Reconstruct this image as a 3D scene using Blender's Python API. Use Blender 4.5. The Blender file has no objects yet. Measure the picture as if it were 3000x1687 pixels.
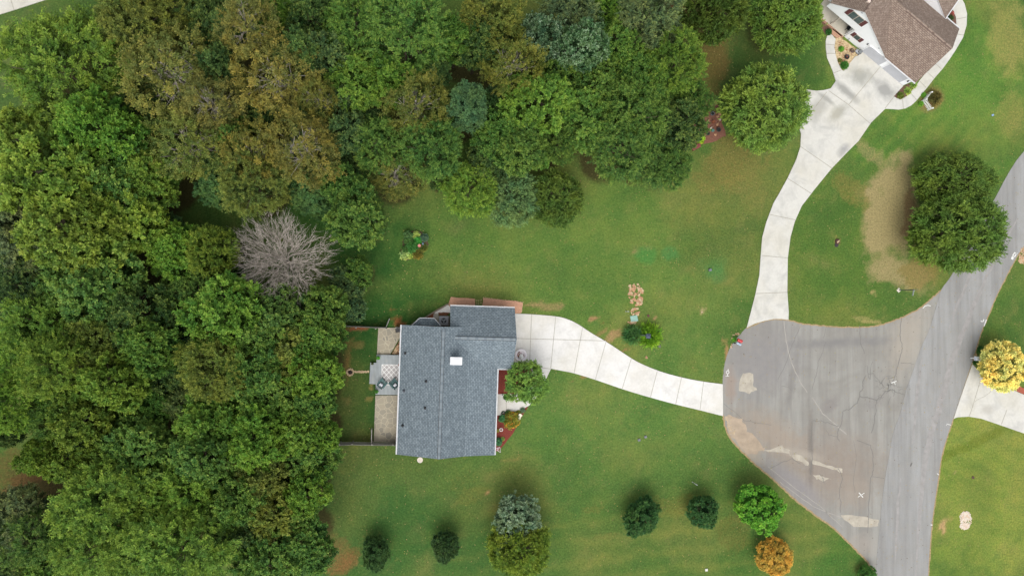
import bpy, math, random
import numpy as np
from math import sin, cos, pi, radians, atan, sqrt, hypot
from mathutils.geometry import tessellate_polygon
from mathutils import Vector

# ------------------------------------------------------------------ camera, world, sun, exposure
S = bpy.context.scene
COL = S.collection
F, H, NX, NY = 2200.0, 82.0, 1200.0, 880.0      # focal length in photo pixels, flying height, point below the drone
TY = -atan((1500 - NX) / F); TX = atan((NY - 843.5) / F)
cam_d = bpy.data.cameras.new("camera"); cam = bpy.data.objects.new("camera", cam_d); COL.objects.link(cam)
cam.location = (0, 0, H); cam.rotation_euler = (TX, TY, 0)
cam_d.sensor_width = 36; cam_d.lens = 36 * F / 3000; cam_d.clip_end = 2000
S.camera = cam
Rx = np.array([[1, 0, 0], [0, cos(TX), -sin(TX)], [0, sin(TX), cos(TX)]])
Ry = np.array([[cos(TY), 0, sin(TY)], [0, 1, 0], [-sin(TY), 0, cos(TY)]])
RM = Ry @ Rx
def P(px, py, z=0.0):
    """map position of a spot of the survey photo lying at height z"""
    d = RM @ np.array([(px - 1500) / F, -(py - 843.5) / F, -1.0])
    return d * ((z - H) / d[2]) + np.array([0, 0, H])
def PP(pts, z=0.0): return [tuple(P(x, y, z)[:2]) for x, y in pts]

SUN_EL, SUN_AZ = 60, 192
w = bpy.data.worlds.new("World"); S.world = w; w.use_nodes = True
nt = w.node_tree; bg = nt.nodes['Background']
sky = nt.nodes.new('ShaderNodeTexSky'); sky.sky_type = 'NISHITA'; sky.sun_disc = False
sky.sun_elevation = radians(SUN_EL); sky.sun_rotation = radians(SUN_AZ); sky.dust_density = 4; sky.air_density = 1.0
hs = nt.nodes.new('ShaderNodeHueSaturation'); hs.inputs['Saturation'].default_value = 0.22
nt.links.new(sky.outputs[0], hs.inputs['Color']); nt.links.new(hs.outputs[0], bg.inputs[0]); bg.inputs[1].default_value = 0.15
sl = bpy.data.lights.new("sun", 'SUN'); sl.energy = 0.95; sl.angle = radians(55); sl.color = (1, 0.965, 0.9)
so = bpy.data.objects.new("sun", sl); COL.objects.link(so)
so.rotation_euler = (radians(90 - SUN_EL), 0, radians(180 - SUN_AZ)); so.location = (0, 0, 60)
S.view_settings.view_transform = 'Standard'; S.view_settings.look = 'None'; S.view_settings.gamma = 1
S.view_settings.exposure = 0.62
try:
    S.cycles.max_bounces = 6; S.cycles.transparent_max_bounces = 4
except Exception: pass

# ------------------------------------------------------------------ helpers
rng = random.Random(7)
def lin(c, k=0.69):
    r = []
    for v in c:
        v /= 255.0
        v = v / 12.92 if v <= 0.04045 else ((v + 0.055) / 1.055) ** 2.4
        r.append(v * k)
    return tuple(r)
def newmat(name):
    m = bpy.data.materials.new(name); m.use_nodes = True
    return m, m.node_tree, m.node_tree.nodes['Principled BSDF']
def N(t, kind, **kw):
    n = t.nodes.new(kind)
    for k, v in kw.items(): setattr(n, k, v)
    return n
def mixc(t, fac, a, b, blend='MIX'):
    m = N(t, 'ShaderNodeMix', data_type='RGBA', blend_type=blend)
    for s, v in ((m.inputs[0], fac), (m.inputs[6], a), (m.inputs[7], b)):
        if hasattr(v, 'links') or hasattr(v, 'is_output'): t.links.new(v, s)
        else: s.default_value = (*v, 1) if isinstance(v, tuple) and len(v) == 3 else v
    return m.outputs[2]
def noise(t, scale, detail=3, vec=None, rough=0.6, dist=0.0):
    n = N(t, 'ShaderNodeTexNoise'); n.inputs['Scale'].default_value = scale; n.inputs['Detail'].default_value = detail
    n.inputs['Roughness'].default_value = rough; n.inputs['Distortion'].default_value = dist
    if vec is not None: t.links.new(vec, n.inputs['Vector'])
    return n.outputs['Fac']
def ramp(t, src, p0, p1, v0=0.0, v1=1.0):
    r = N(t, 'ShaderNodeMapRange'); t.links.new(src, r.inputs[0])
    for i, v in enumerate((p0, p1, v0, v1)): r.inputs[i + 1].default_value = v
    return r.outputs[0]
def coords(t, rot=0.0, scale=(1, 1, 1), kind='Object'):
    tc = N(t, 'ShaderNodeTexCoord'); mp = N(t, 'ShaderNodeMapping')
    t.links.new(tc.outputs[kind], mp.inputs[0]); mp.inputs['Rotation'].default_value = (0, 0, rot); mp.inputs['Scale'].default_value = scale
    return mp.outputs[0]
def geopos(t, rot=0.0, scale=(1, 1, 1)):
    g = N(t, 'ShaderNodeNewGeometry'); mp = N(t, 'ShaderNodeMapping'); t.links.new(g.outputs['Position'], mp.inputs[0])
    mp.inputs['Rotation'].default_value = (0, 0, rot); mp.inputs['Scale'].default_value = scale
    return mp.outputs[0]
def bump(t, b, h, strength=0.3, dist=0.02):
    n = N(t, 'ShaderNodeBump'); n.inputs['Strength'].default_value = strength; n.inputs['Distance'].default_value = dist
    t.links.new(h, n.inputs['Height']); t.links.new(n.outputs[0], b.inputs['Normal'])
MATS = {}
def plain(name, c, rough=0.7, var=0.25, scale=6.0, metal=0.0, k=0.69, c2=None, bumps=0.0):
    """surface with a little tonal wear"""
    if name in MATS: return MATS[name]
    m, t, b = newmat(name); a = lin(c, k); d = lin(c2, k) if c2 else tuple(x * (1 - var) for x in a)
    hi = tuple(min(1, x * (1 + var * 0.5)) for x in a)
    p = geopos(t); n = noise(t, scale, 4, p)
    t.links.new(mixc(t, ramp(t, n, 0.3, 0.7), d, hi), b.inputs['Base Color'])
    b.inputs['Roughness'].default_value = rough; b.inputs['Metallic'].default_value = metal
    if bumps: bump(t, b, n, bumps, 0.02)
    MATS[name] = m; return m

class MB:
    def __init__(s): s.v = []; s.f = []; s.m = []; s.uv = {}
    def face(s, pts, mi=0, uv=None):
        i = len(s.v); s.v += [tuple(map(float, p)) for p in pts]; s.f.append(tuple(range(i, i + len(pts)))); s.m.append(mi)
        if uv: s.uv[len(s.f) - 1] = uv
    def box(s, c, d, rz=0.0, mi=0, taper=1.0, skip=()):
        cx, cy, z0 = c; dx, dy, dz = d[0] / 2, d[1] / 2, d[2]; i = len(s.v)
        for k, (z, q) in enumerate(((z0, 1.0), (z0 + dz, taper))):
            for x, y in ((-dx, -dy), (dx, -dy), (dx, dy), (-dx, dy)):
                x *= q; y *= q
                s.v.append((cx + x * cos(rz) - y * sin(rz), cy + x * sin(rz) + y * cos(rz), z))
        for f in ((0, 3, 2, 1), (4, 5, 6, 7), (0, 1, 5, 4), (1, 2, 6, 5), (2, 3, 7, 6), (3, 0, 4, 7)):
            s.f.append(tuple(i + q for q in f)); s.m.append(mi)
    def beam(s, a, b, wd, th, mi=0):
        a = np.array(a, float); b = np.array(b, float); d = b - a; L = np.linalg.norm(d); d /= L
        sd = np.cross(d, (0, 0, 1)); n = np.linalg.norm(sd); sd = sd / n if n > 1e-5 else np.array([1., 0, 0]); up = np.cross(sd, d); i = len(s.v)
        for p in (a, b):
            for x, y in ((-1, -1), (1, -1), (1, 1), (-1, 1)): s.v.append(tuple(p + sd * x * wd / 2 + up * y * th / 2))
        for f in ((0, 3, 2, 1), (4, 5, 6, 7), (0, 1, 5, 4), (1, 2, 6, 5), (2, 3, 7, 6), (3, 0, 4, 7)):
            s.f.append(tuple(i + q for q in f)); s.m.append(mi)
    def prism(s, poly, z0, z1, mi=0, side=None, bottom=True):
        n = len(poly); a = sum(poly[i][0] * poly[(i + 1) % n][1] - poly[(i + 1) % n][0] * poly[i][1] for i in range(n))
        if a < 0: poly = poly[::-1]
        i = len(s.v); s.v += [(x, y, z1) for x, y in poly] + [(x, y, z0) for x, y in poly]
        for tri in tessellate_polygon([[Vector((x, y, 0)) for x, y in poly]]):
            p = [Vector(s.v[i + q]) for q in tri]
            if (p[1] - p[0]).cross(p[2] - p[0]).z < 0: tri = tri[::-1]
            s.f.append(tuple(i + q for q in tri)); s.m.append(mi)
            if bottom: s.f.append(tuple(i + n + q for q in tri[::-1])); s.m.append(mi)
        sm = mi if side is None else side
        for q in range(n):
            r = (q + 1) % n; s.f.append((i + n + q, i + n + r, i + r, i + q)); s.m.append(sm)
    def sheet(s, poly, z, mi=0):
        i = len(s.v); s.v += [(x, y, z) for x, y in poly]
        for tri in tessellate_polygon([[Vector((x, y, 0)) for x, y in poly]]):
            p = [Vector(s.v[i + q]) for q in tri]
            if (p[1] - p[0]).cross(p[2] - p[0]).z < 0: tri = tri[::-1]
            s.f.append(tuple(i + q for q in tri)); s.m.append(mi)
    def ribbon(s, pts, wd, z, mi=0, taper=False):
        n = len(pts); L = []
        for k in range(n):
            a = pts[max(0, k - 1)]; b = pts[min(n - 1, k + 1)]; dx, dy = b[0] - a[0], b[1] - a[1]; q = hypot(dx, dy) or 1
            ww = wd / 2 * (1 if not taper else max(.25, sin(pi * (k + .5) / n)))
            L.append(((pts[k][0] - dy / q * ww, pts[k][1] + dx / q * ww, z), (pts[k][0] + dy / q * ww, pts[k][1] - dx / q * ww, z)))
        for k in range(n - 1): s.face([L[k][1], L[k + 1][1], L[k + 1][0], L[k][0]], mi)
    def tube(s, pts, rad, seg=6, mi=0, cap=True):
        pts = [np.array(p, float) for p in pts]; n = len(pts)
        if not hasattr(rad, '__len__'): rad = [rad] * n
        base = len(s.v); prev = None
        for k in range(n):
            d = pts[min(n - 1, k + 1)] - pts[max(0, k - 1)]; d = d / (np.linalg.norm(d) or 1)
            a = np.cross(d, (0, 0, 1)) if prev is None else prev - d * np.dot(prev, d)
            if np.linalg.norm(a) < 1e-4: a = np.cross(d, (1, 0, 0))
            a = a / np.linalg.norm(a); prev = a; b = np.cross(d, a)
            for q in range(seg):
                an = 2 * pi * q / seg; s.v.append(tuple(pts[k] + (a * cos(an) + b * sin(an)) * rad[k]))
        for k in range(n - 1):
            for q in range(seg):
                r = (q + 1) % seg; s.f.append((base + k * seg + q, base + k * seg + r, base + (k + 1) * seg + r, base + (k + 1) * seg + q)); s.m.append(mi)
        if cap:
            s.f.append(tuple(base + q for q in range(seg))[::-1]); s.m.append(mi)
            s.f.append(tuple(base + (n - 1) * seg + q for q in range(seg))); s.m.append(mi)
    def lathe(s, prof, c, seg=16, mi=0, wob=0.0, sx=1.0, sy=1.0):
        base = len(s.v); n = len(prof)
        wb = [1 + wob * (rng.random() - .5) for _ in range(seg)]
        for r, z in prof:
            for q in range(seg):
                an = 2 * pi * q / seg; s.v.append((c[0] + r * cos(an) * wb[q] * sx, c[1] + r * sin(an) * wb[q] * sy, c[2] + z))
        for k in range(n - 1):
            for q in range(seg):
                r = (q + 1) % seg; s.f.append((base + k * seg + q, base + k * seg + r, base + (k + 1) * seg + r, base + (k + 1) * seg + q)); s.m.append(mi)
        s.f.append(tuple(base + (n - 1) * seg + q for q in range(seg))); s.m.append(mi)
        s.f.append(tuple(base + q for q in range(seg))[::-1]); s.m.append(mi)
    def rock(s, c, r, mi=0, flat=0.5):
        seg = 7; sx = rng.uniform(.7, 1.2); rot = rng.uniform(0, 6)
        base = len(s.v)
        for z, q in ((0, .9), (flat * .6, 1.0), (flat, .6)):
            for k in range(seg):
                an = 2 * pi * k / seg; rr = r * q * rng.uniform(.8, 1.15); x, y = rr * cos(an) * sx, rr * sin(an) / sx
                s.v.append((c[0] + x * cos(rot) - y * sin(rot), c[1] + x * sin(rot) + y * cos(rot), c[2] + z * r))
        for k in range(2):
            for q in range(seg):
                r2 = (q + 1) % seg; s.f.append((base + k * seg + q, base + k * seg + r2, base + (k + 1) * seg + r2, base + (k + 1) * seg + q)); s.m.append(mi)
        s.f.append(tuple(base + 2 * seg + q for q in range(seg))); s.m.append(mi)
    def build(s, name, mats, parent=None, origin=None, local=False, smooth=False):
        v = np.array(s.v, float)
        o = np.array(origin if origin is not None else (0, 0, 0), float)
        if parent is not None and not local: o = np.array(parent.location)
        me = bpy.data.meshes.new(name); me.from_pydata([tuple(p) for p in (v - o)], [], s.f)
        for m in (mats if isinstance(mats, (list, tuple)) else [mats]): me.materials.append(m)
        me.polygons.foreach_set('material_index', s.m)
        if s.uv:
            ul = me.uv_layers.new(name='UVMap')
            for fi, uv in s.uv.items():
                for li, q in zip(me.polygons[fi].loop_indices, uv): ul.data[li].uv = q
        if smooth: me.polygons.foreach_set('use_smooth', [True] * len(s.f))
        me.update()
        ob = bpy.data.objects.new(name, me); COL.objects.link(ob)
        if parent is not None: ob.parent = parent
        elif origin is not None: ob.location = tuple(o)
        return ob
LABELS = {}
def tag(o, label, cat, group=None):
    if label in LABELS and not group: print('DUP LABEL', label)
    LABELS[label] = 1
    o['label'] = label; o['category'] = cat
    if group: o['group'] = group
    return o
def thing(name, loc, label, cat, group=None, rz=0.0):
    e = bpy.data.objects.new(name, None); COL.objects.link(e); e.location = tuple(map(float, loc)); e.rotation_euler = (0, 0, rz); e.empty_display_size = .3
    return tag(e, label, cat, group)
def struct(o): o['kind'] = 'structure'; return o
def xy(px, py, z=0.0): p = P(px, py, z); return (float(p[0]), float(p[1]), float(z))

# ------------------------------------------------------------------ tree positions (photo column, row, crown radius px, height m, kind)
# kinds: b broad, f feathery, s sparse, c cedar, t tall narrow ; colour keys below
PAL = dict(yg=(108, 136, 48), gr=(86, 124, 54), dg=(64, 94, 46), bg=(82, 114, 68), ol=(112, 124, 54), oc=(124, 124, 60),
           ob=(112, 122, 52), gg=(104, 122, 80), br=(100, 140, 50), sv=(82, 116, 76), te=(78, 114, 76), ce=(114, 142, 62), ye=(246, 226, 124),
           dk=(58, 86, 44), og=(196, 158, 72), lg=(112, 148, 56), cc=(94, 116, 44))
WORD = dict(yg='bright yellow-green', gr='mid-green', dg='dark green', bg='blue-green', ol='olive green', oc='ochre-brown', ob='dull olive',
            gg='grey-green', br='fresh green', sv='silver-tipped', te='teal', ce='green', lg='light green', cc='dark olive')
KIND = dict(b='leafy tree', f='feathery tree', s='pale-limbed tree', c='cedar', t='tall narrow tree')
WOODS = [
 (185,185,165,13,'f','yg'),(400,70,100,12,'f','ol'),(475,15,80,11,'f','ol'),(600,55,75,10,'b','dg'),(668,100,58,10,'b','bg'),
 (500,215,128,15,'s','oc'),(625,320,84,14,'s','oc'),(655,205,50,12,'b','bg'),(455,330,46,11,'b','dg'),(690,400,55,10,'b','gr'),(548,425,102,14,'s','ol'),(372,306,46,9,'b','bg'),(310,395,105,13,'b','br'),
 (70,440,105,12,'b','yg'),(190,540,135,14,'b','yg'),(330,540,120,14,'b','gr'),(440,525,80,12,'b','yg'),(245,690,125,14,'b','yg'),(370,650,100,13,'b','yg'),
 (45,610,85,11,'b','gg'),(55,720,85,12,'b','gg'),(72,830,85,10,'f','dg'),(733,90,82,14,'s','oc'),(805,225,112,15,'s','oc'),(870,170,70,12,'b','bg'),
 (795,20,60,11,'b','br'),(950,165,70,11,'b','bg'),(905,50,70,9,'b','dg'),(1045,75,95,12,'f','gr'),(1195,95,120,13,'f','gr'),(1040,240,82,12,'b','br'),
 (1150,240,75,12,'b','br'),(1220,315,88,12,'s','ob'),(990,310,62,10,'b','bg'),(1020,395,62,10,'b','bg'),(760,335,62,9,'b','dg'),(900,430,104,14,'s','oc'),
 (936,305,52,12,'s','oc'),(745,450,85,13,'s','oc'),(735,540,90,12,'f','ol'),(1370,300,58,17,'t','te'),(1114,425,72,11,'f','gr'),(1262,430,85,11,'f','gr'),
 (1440,60,95,13,'f','ob'),(1500,205,85,13,'s','ob'),(1155,510,85,9,'s','ob'),(1000,545,62,9,'b','gr'),(1055,635,88,10,'b','gr'),
 (1669,35,90,12,'f','gg'),(1890,55,100,12,'f','gg'),(1785,20,55,10,'b','br'),(1578,115,68,12,'b','sv'),(1700,150,78,12,'b','sv'),(1810,140,78,12,'b','gr'),
 (1975,190,88,12,'f','yg'),(1880,230,85,12,'f','gr'),(1855,330,100,12,'f','gr'),(1566,305,98,12,'b','br'),(1710,345,98,11,'b','gr'),(1815,430,95,11,'f','gr'),
 (1915,450,85,10,'f','gr'),(1962,490,60,9,'f','gr'),(1980,370,80,9,'b','dg'),(2030,295,58,9,'f','gr'),(1520,430,82,11,'b','gr'),(1420,480,60,9,'b','dg'),
 (617,735,68,11,'f','yg'),(662,905,105,12,'b','br'),(509,735,78,11,'b','br'),(300,830,110,12,'b','gr'),(190,830,75,12,'b','gr'),(415,925,95,12,'b','dg'),
 (455,1010,78,12,'b','gr'),(124,970,105,12,'f','br'),(180,1070,92,13,'f','yg'),(54,1050,85,12,'f','br'),(295,1000,88,11,'f','cc'),(352,1120,80,12,'b','yg'),
 (500,1090,66,9,'b','dg'),(642,1070,98,12,'f','ol'),(555,870,80,11,'f','gr'),(824,925,82,11,'b','gr'),(957,905,66,10,'b','gr'),(762,975,92,12,'b','gr'),(930,985,76,11,'b','gr'),
 (845,1035,92,12,'b','ol'),(760,1085,88,12,'b','gr'),(928,1085,78,11,'b','br'),(1010,840,55,8,'b','bg'),(1025,905,44,7,'b','te'),(1052,800,48,8,'b','gr'),
 (245,1235,78,12,'b','yg'),(140,1335,55,10,'b','yg'),(215,1348,72,11,'b','yg'),(258,1275,60,9,'b','dg'),(540,1190,52,10,'f','gg'),(625,1245,95,12,'b','br'),
 (621,1330,90,12,'b','gr'),(414,1325,105,12,'b','gr'),(320,1455,122,13,'f','lg'),(425,1450,100,13,'f','lg'),(560,1440,90,12,'f','lg'),(553,1585,125,13,'f','lg'),
 (650,1480,88,11,'b','gr'),(290,1590,92,12,'f','lg'),(414,1630,98,12,'f','lg'),(50,1525,95,10,'f','gg'),(124,1570,80,10,'f','gr'),(153,1650,88,10,'b','br'),(30,1655,70,9,'f','dg'),
 (783,1172,90,12,'b','gr'),(918,1165,72,11,'b','gr'),(762,1273,92,12,'b','br'),(874,1245,80,12,'b','br'),(945,1270,52,9,'b','br'),(905,1340,80,11,'b','gr'),
 (762,1377,80,12,'b','ol'),(899,1431,68,10,'b','br'),(803,1501,78,11,'b','ol'),(886,1490,58,9,'b','gr'),(884,1605,85,11,'b','gr'),(783,1630,90,11,'b','gr'),(715,1440,75,11,'b','gr'),(700,1560,80,10,'b','dg'),
 (2096,20,92,9,'c','cc'),(2330,30,105,9,'c','ce'),(1300,520,40,6,'f','dg'),(1400,150,72,11,'b','dg'),(1468,395,78,11,'b','gr'),(1640,420,58,9,'f','gr'),(1630,240,72,11,'b','gr'),(1745,250,70,11,'b','gr'),(1340,130,60,11,'b','gr'),(1310,330,50,10,'b','dg'),(48,1175,78,11,'f','br'),(150,1215,72,11,'f','gr'),(20,1265,40,9,'b','dg')]
LAWN = []
def crown_xy(px, py, h): return P(px, py, h * 0.68)
WPOS = [(crown_xy(a, b, h), r * (H - h * .68) / F) for a, b, r, h, k, c in WOODS]

# ------------------------------------------------------------------ ground
xs = np.concatenate([[-400, -250, -150, -90, -65], np.arange(-55, 95.01, 0.5), [105, 130, 180, 260, 400]])
ys = np.concatenate([[-400, -250, -150, -90, -60], np.arange(-45, 50.01, 0.5), [60, 90, 150, 260, 400]])
GX, GY = np.meshgrid(xs, ys); gx = GX.ravel(); gy = GY.ravel()
nr = np.random.RandomState(3)
def vnoise(x, y, sc, n=9, seed=0):
    q = np.random.RandomState(seed); o = np.zeros_like(x)
    for i in range(n):
        a = q.uniform(0, 2 * pi); f = (0.5 + q.rand()) / sc * 2 * pi; o += np.sin((x * cos(a) + y * sin(a)) * f + q.uniform(0, 6.3) + 1.5 * np.sin((x * sin(a) - y * cos(a)) * f * .6 + i))
    return o / sqrt(n)
def blob(px, py, rx, ry, rot=0.0):
    c = P(px, py); s = (H / F) * 1.0; dx = gx - c[0]; dy = gy - c[1]; a = -radians(rot)
    u = (dx * cos(a) + dy * sin(a)) / (rx * s); v = (-dx * sin(a) + dy * cos(a)) / (ry * s)
    d = np.sqrt(u * u + v * v) + 0.16 * vnoise(gx, gy, 3.5, seed=5) + .1 * vnoise(gx, gy, 1.4, seed=8)
    return np.clip((1.25 - d) / 0.6, 0, 1)
def L(c): return np.array(lin(c))[None, :]
base = np.repeat(L((78, 112, 50)), len(gx), 0)
pcol = np.repeat(np.array(lin((150, 132, 88)))[None, :], len(gx), 0); pw = np.zeros(len(gx))
def patch(c, wgt):
    global pcol, pw
    wgt = np.clip(wgt, 0, 1); f = (wgt > pw * .6)[:, None] * np.clip(wgt / (wgt + pw * .4 + 1e-4), 0, 1)[:, None]
    pcol = pcol * (1 - f) + L(c) * f; pw = np.maximum(pw, wgt)
def lay(c, wgt):
    global base
    wgt = np.clip(wgt, 0, 1)[:, None]; base = base * (1 - wgt) + L(c) * wgt
# broad species / mowing differences; darker left lawn also holds painted shade
big = vnoise(gx, gy, 14, seed=1); mid = vnoise(gx, gy, 5, seed=2); sm = vnoise(gx, gy, 2.0, seed=4)
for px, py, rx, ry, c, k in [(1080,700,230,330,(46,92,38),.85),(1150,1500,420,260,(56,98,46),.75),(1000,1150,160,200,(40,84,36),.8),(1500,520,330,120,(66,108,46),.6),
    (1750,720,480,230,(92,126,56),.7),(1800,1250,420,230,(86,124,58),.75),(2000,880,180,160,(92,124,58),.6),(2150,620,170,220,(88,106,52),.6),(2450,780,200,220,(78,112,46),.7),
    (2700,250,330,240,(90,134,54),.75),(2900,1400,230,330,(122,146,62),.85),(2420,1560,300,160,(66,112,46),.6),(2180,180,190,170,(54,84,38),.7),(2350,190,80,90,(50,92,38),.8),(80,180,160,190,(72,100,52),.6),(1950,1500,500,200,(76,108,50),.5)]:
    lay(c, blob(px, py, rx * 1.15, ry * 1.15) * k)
lay((122, 128, 66), np.clip(.22 * big + .08, 0, .35)); lay((50, 84, 40), np.clip(-.2 * big - .02, 0, .3)); lay((132, 130, 78), np.clip(.14 * mid + .1 * sm - .1, 0, .3)); lay((60, 100, 40), np.clip(-.14 * mid - .05, 0, .25))
# mowing stripes (lower right and upper right lawns)
for (px, py, rx, ry, ang, per) in [(1950,1600,700,150,4,2.2),(2900,1330,200,220,-26,2.0),(2700,420,260,160,42,1.6)]:
    a = radians(ang); st = np.sin((-gx * sin(a) + gy * cos(a)) * 2 * pi / per + .8 * vnoise(gx, gy, 6, seed=6))
    lay((134, 138, 66), blob(px, py, rx, ry) * np.clip(st, 0, 1) * .16); lay((56, 96, 40), blob(px, py, rx, ry) * np.clip(-st, 0, 1) * .18)
DRY = (162, 148, 108); TAN = (142, 122, 72); SOIL = (128, 92, 66); RED = (150, 92, 62)
for px, py, rx, ry, rot, c, k in [
    (2080,140,75,170,0,(116,98,58),.75),(2150,480,110,110,0,TAN,.55),(2080,520,60,70,0,TAN,.45),(2210,560,60,120,0,(130,122,72),.4),(2140,720,150,150,0,(112,118,62),.3),(1900,620,160,120,0,(120,122,64),.2),
    (2600,630,92,180,6,DRY,.98),(2650,600,50,190,0,DRY,.9),(2665,640,28,100,0,(130,100,74),.85),(2640,800,150,55,20,DRY,.8),(2700,800,80,60,0,TAN,.7),(2570,470,150,26,42,DRY,.55),(2500,560,110,50,40,TAN,.5),
    (2950,110,80,150,0,(160,150,92),.55),(2960,330,60,90,0,(150,142,84),.5),(2880,1500,200,200,0,(140,140,76),.3),(2560,860,14,10,0,(180,164,112),.9),(2545,940,45,12,10,(176,160,110),.7),
    (1990,30,55,70,0,SOIL,.9),(2010,90,50,60,0,(120,96,62),.7),(100,1430,120,70,-20,(104,76,52),.9),(20,1400,60,90,0,(112,88,56),.6),(1000,1640,60,45,0,(146,98,66),.65),(980,1600,40,60,0,(128,104,66),.6),
    (1148,902,12,10,0,RED,.8),(1160,935,20,14,0,RED,.7),(1172,952,22,14,0,RED,.75),(1120,930,8,8,0,RED,.3),(1050,962,26,9,0,(150,88,66),1),(1390,540,60,22,0,(112,86,58),.7),(1490,690,110,60,0,(100,112,58),.2),
    (1570,893,46,12,-4,(168,138,104),.66),(1620,900,42,16,-4,(160,134,100),.62),(1698,914,11,8,0,(172,136,102),.9),(1738,934,22,9,-20,(168,132,98),.9),(1765,950,12,8,0,RED,.5),(1790,990,44,12,-42,(172,140,104),.72),(1805,975,28,10,20,(165,132,98),.8),(1830,1028,40,6,-36,(150,118,84),.8),
    (1760,975,28,7,-35,(160,124,92),.7),(1920,928,9,6,0,(172,140,104),.9),(1860,735,16,12,0,(168,140,104),.6),(1900,722,14,10,0,(172,140,104),.6),(2056,910,12,12,0,(176,160,120),.7),(1720,1100,70,5,-18,(150,112,80),.7),
    (1368,930,7,7,0,RED,0),(1080,1170,14,12,0,(150,132,80),.7),(1084,1133,14,8,0,(176,152,98),.9),(1020,1170,16,14,0,(140,124,76),.6),(1055,1010,22,14,0,(140,124,76),.6),(1030,1005,24,16,0,(150,112,72),.5),(1022,1075,12,60,0,(150,112,72),.6),
    (1500,1345,45,10,-10,(150,136,82),.6),(1380,1450,60,30,-20,(120,118,62),.5),(1350,1410,50,26,-30,(112,112,58),.4),(1850,1420,30,10,40,(150,132,84),.35),(1428,1440,8,5,0,(190,150,110),.9),(1500,1480,60,40,0,(110,104,56),.5),
    (1740,1490,40,14,0,(128,118,64),.45),(2000,1480,120,40,0,(118,112,58),.5),(2150,1560,70,70,0,(112,104,56),.5),(1780,1570,70,14,0,(132,120,70),.4),(2130,1030,10,60,-14,(170,132,96),.9),(2122,1110,5,60,0,(176,150,100),.9),
    (2762,1540,11,30,-8,(190,156,118),1),(2778,1518,14,10,0,(176,152,104),.7),(2795,1388,8,9,0,(180,156,118),.8),(2850,1300,190,22,-20,(96,112,38),.6),(2500,700,8,8,0,SOIL,0),(2450,706,14,20,0,(150,140,84),.5),
    (2740,290,42,40,0,(138,120,80),.8),(2715,300,30,40,0,(150,112,88),.6),(1600,640,120,40,0,(130,122,70),.3),(1420,780,80,50,0,(120,120,64),.35),(1410,840,90,18,0,(136,128,76),.4),
    (2100,800,40,36,0,(84,130,74),.7),(2090,780,50,40,0,(74,128,72),.5),(1890,745,38,30,0,(76,132,66),.8),(1965,745,34,28,0,(78,130,72),.7),(60,95,60,40,0,(110,108,72),.4),(20,240,26,40,0,(120,116,84),.4)]:
    patch(c, blob(px, py, rx, ry, rot) * k)
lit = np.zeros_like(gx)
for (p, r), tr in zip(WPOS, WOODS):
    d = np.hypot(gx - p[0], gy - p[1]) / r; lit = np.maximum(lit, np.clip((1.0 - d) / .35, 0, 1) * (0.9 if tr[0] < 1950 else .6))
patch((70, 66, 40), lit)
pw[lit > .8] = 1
base = np.clip(base, 0.004, 1)
me = bpy.data.meshes.new('ground'); nx_, ny_ = len(xs), len(ys)
vv = np.column_stack([gx, gy, np.zeros_like(gx)])
idx = (np.arange(ny_ - 1)[:, None] * nx_ + np.arange(nx_ - 1)[None, :]).ravel()
fc = np.column_stack([idx, idx + 1, idx + nx_ + 1, idx + nx_])
def npmesh(me, v, faces):
    nf, k = faces.shape
    me.vertices.add(len(v)); me.vertices.foreach_set('co', v.astype(np.float32).ravel())
    me.loops.add(nf * k); me.loops.foreach_set('vertex_index', faces.astype(np.int32).ravel())
    me.polygons.add(nf); me.polygons.foreach_set('loop_start', np.arange(0, nf * k, k, dtype=np.int32)); me.polygons.foreach_set('loop_total', np.full(nf, k, dtype=np.int32))
    me.update(calc_edges=True)
npmesh(me, vv, fc)
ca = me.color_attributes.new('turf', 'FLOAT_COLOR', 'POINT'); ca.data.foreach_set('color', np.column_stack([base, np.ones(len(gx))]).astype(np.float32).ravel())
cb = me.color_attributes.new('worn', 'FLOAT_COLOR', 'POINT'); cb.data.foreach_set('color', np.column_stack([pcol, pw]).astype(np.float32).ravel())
gm, t, b = newmat('lawn_turf')
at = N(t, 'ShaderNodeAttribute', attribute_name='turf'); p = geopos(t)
n1 = noise(t, 5.0, 6, p, .8); n2 = noise(t, 1.3, 5, p, .7); n3 = noise(t, 14.0, 3, p, .75); n4 = noise(t, 3.2, 5, p, .75, .6)
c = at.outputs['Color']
n5 = noise(t, 2.6, 9, p, .88, .5); n6 = noise(t, .45, 4, p, .6)
c = mixc(t, ramp(t, n6, .35, .65, 0, .6), mixc(t, 1.0, c, (1.06, 1.0, 1.22), 'MULTIPLY'), mixc(t, 1.0, c, (1.5, 1.2, 1.36), 'MULTIPLY'))
n7 = noise(t, .95, 6, p, .75, .4); c = mixc(t, ramp(t, n7, .55, .72, 0, .34), c, lin((136, 134, 76))); c = mixc(t, ramp(t, n7, .46, .34, 0, .5), c, mixc(t, 1.0, c, (.62, .8, .68), 'MULTIPLY'))
c = mixc(t, ramp(t, n2, .40, .64, 0, .5), c, mixc(t, 1.0, c, (1.28, 1.1, 1.05), 'MULTIPLY'))
c = mixc(t, ramp(t, n4, .47, .30, 0, .55), c, mixc(t, 1.0, c, (.62, .84, .66), 'MULTIPLY'))
c = mixc(t, ramp(t, n4, .6, .75, 0, .3), c, lin((158, 146, 92)))
pa = N(t, 'ShaderNodeAttribute', attribute_name='worn'); ad = N(t, 'ShaderNodeMath', operation='MULTIPLY_ADD'); t.links.new(n5, ad.inputs[0]); ad.inputs[1].default_value = 1.5; t.links.new(pa.outputs['Alpha'], ad.inputs[2])
c = mixc(t, ramp(t, ad.outputs[0], 1.02, 1.6, 0, .92), c, pa.outputs['Color'])
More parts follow.
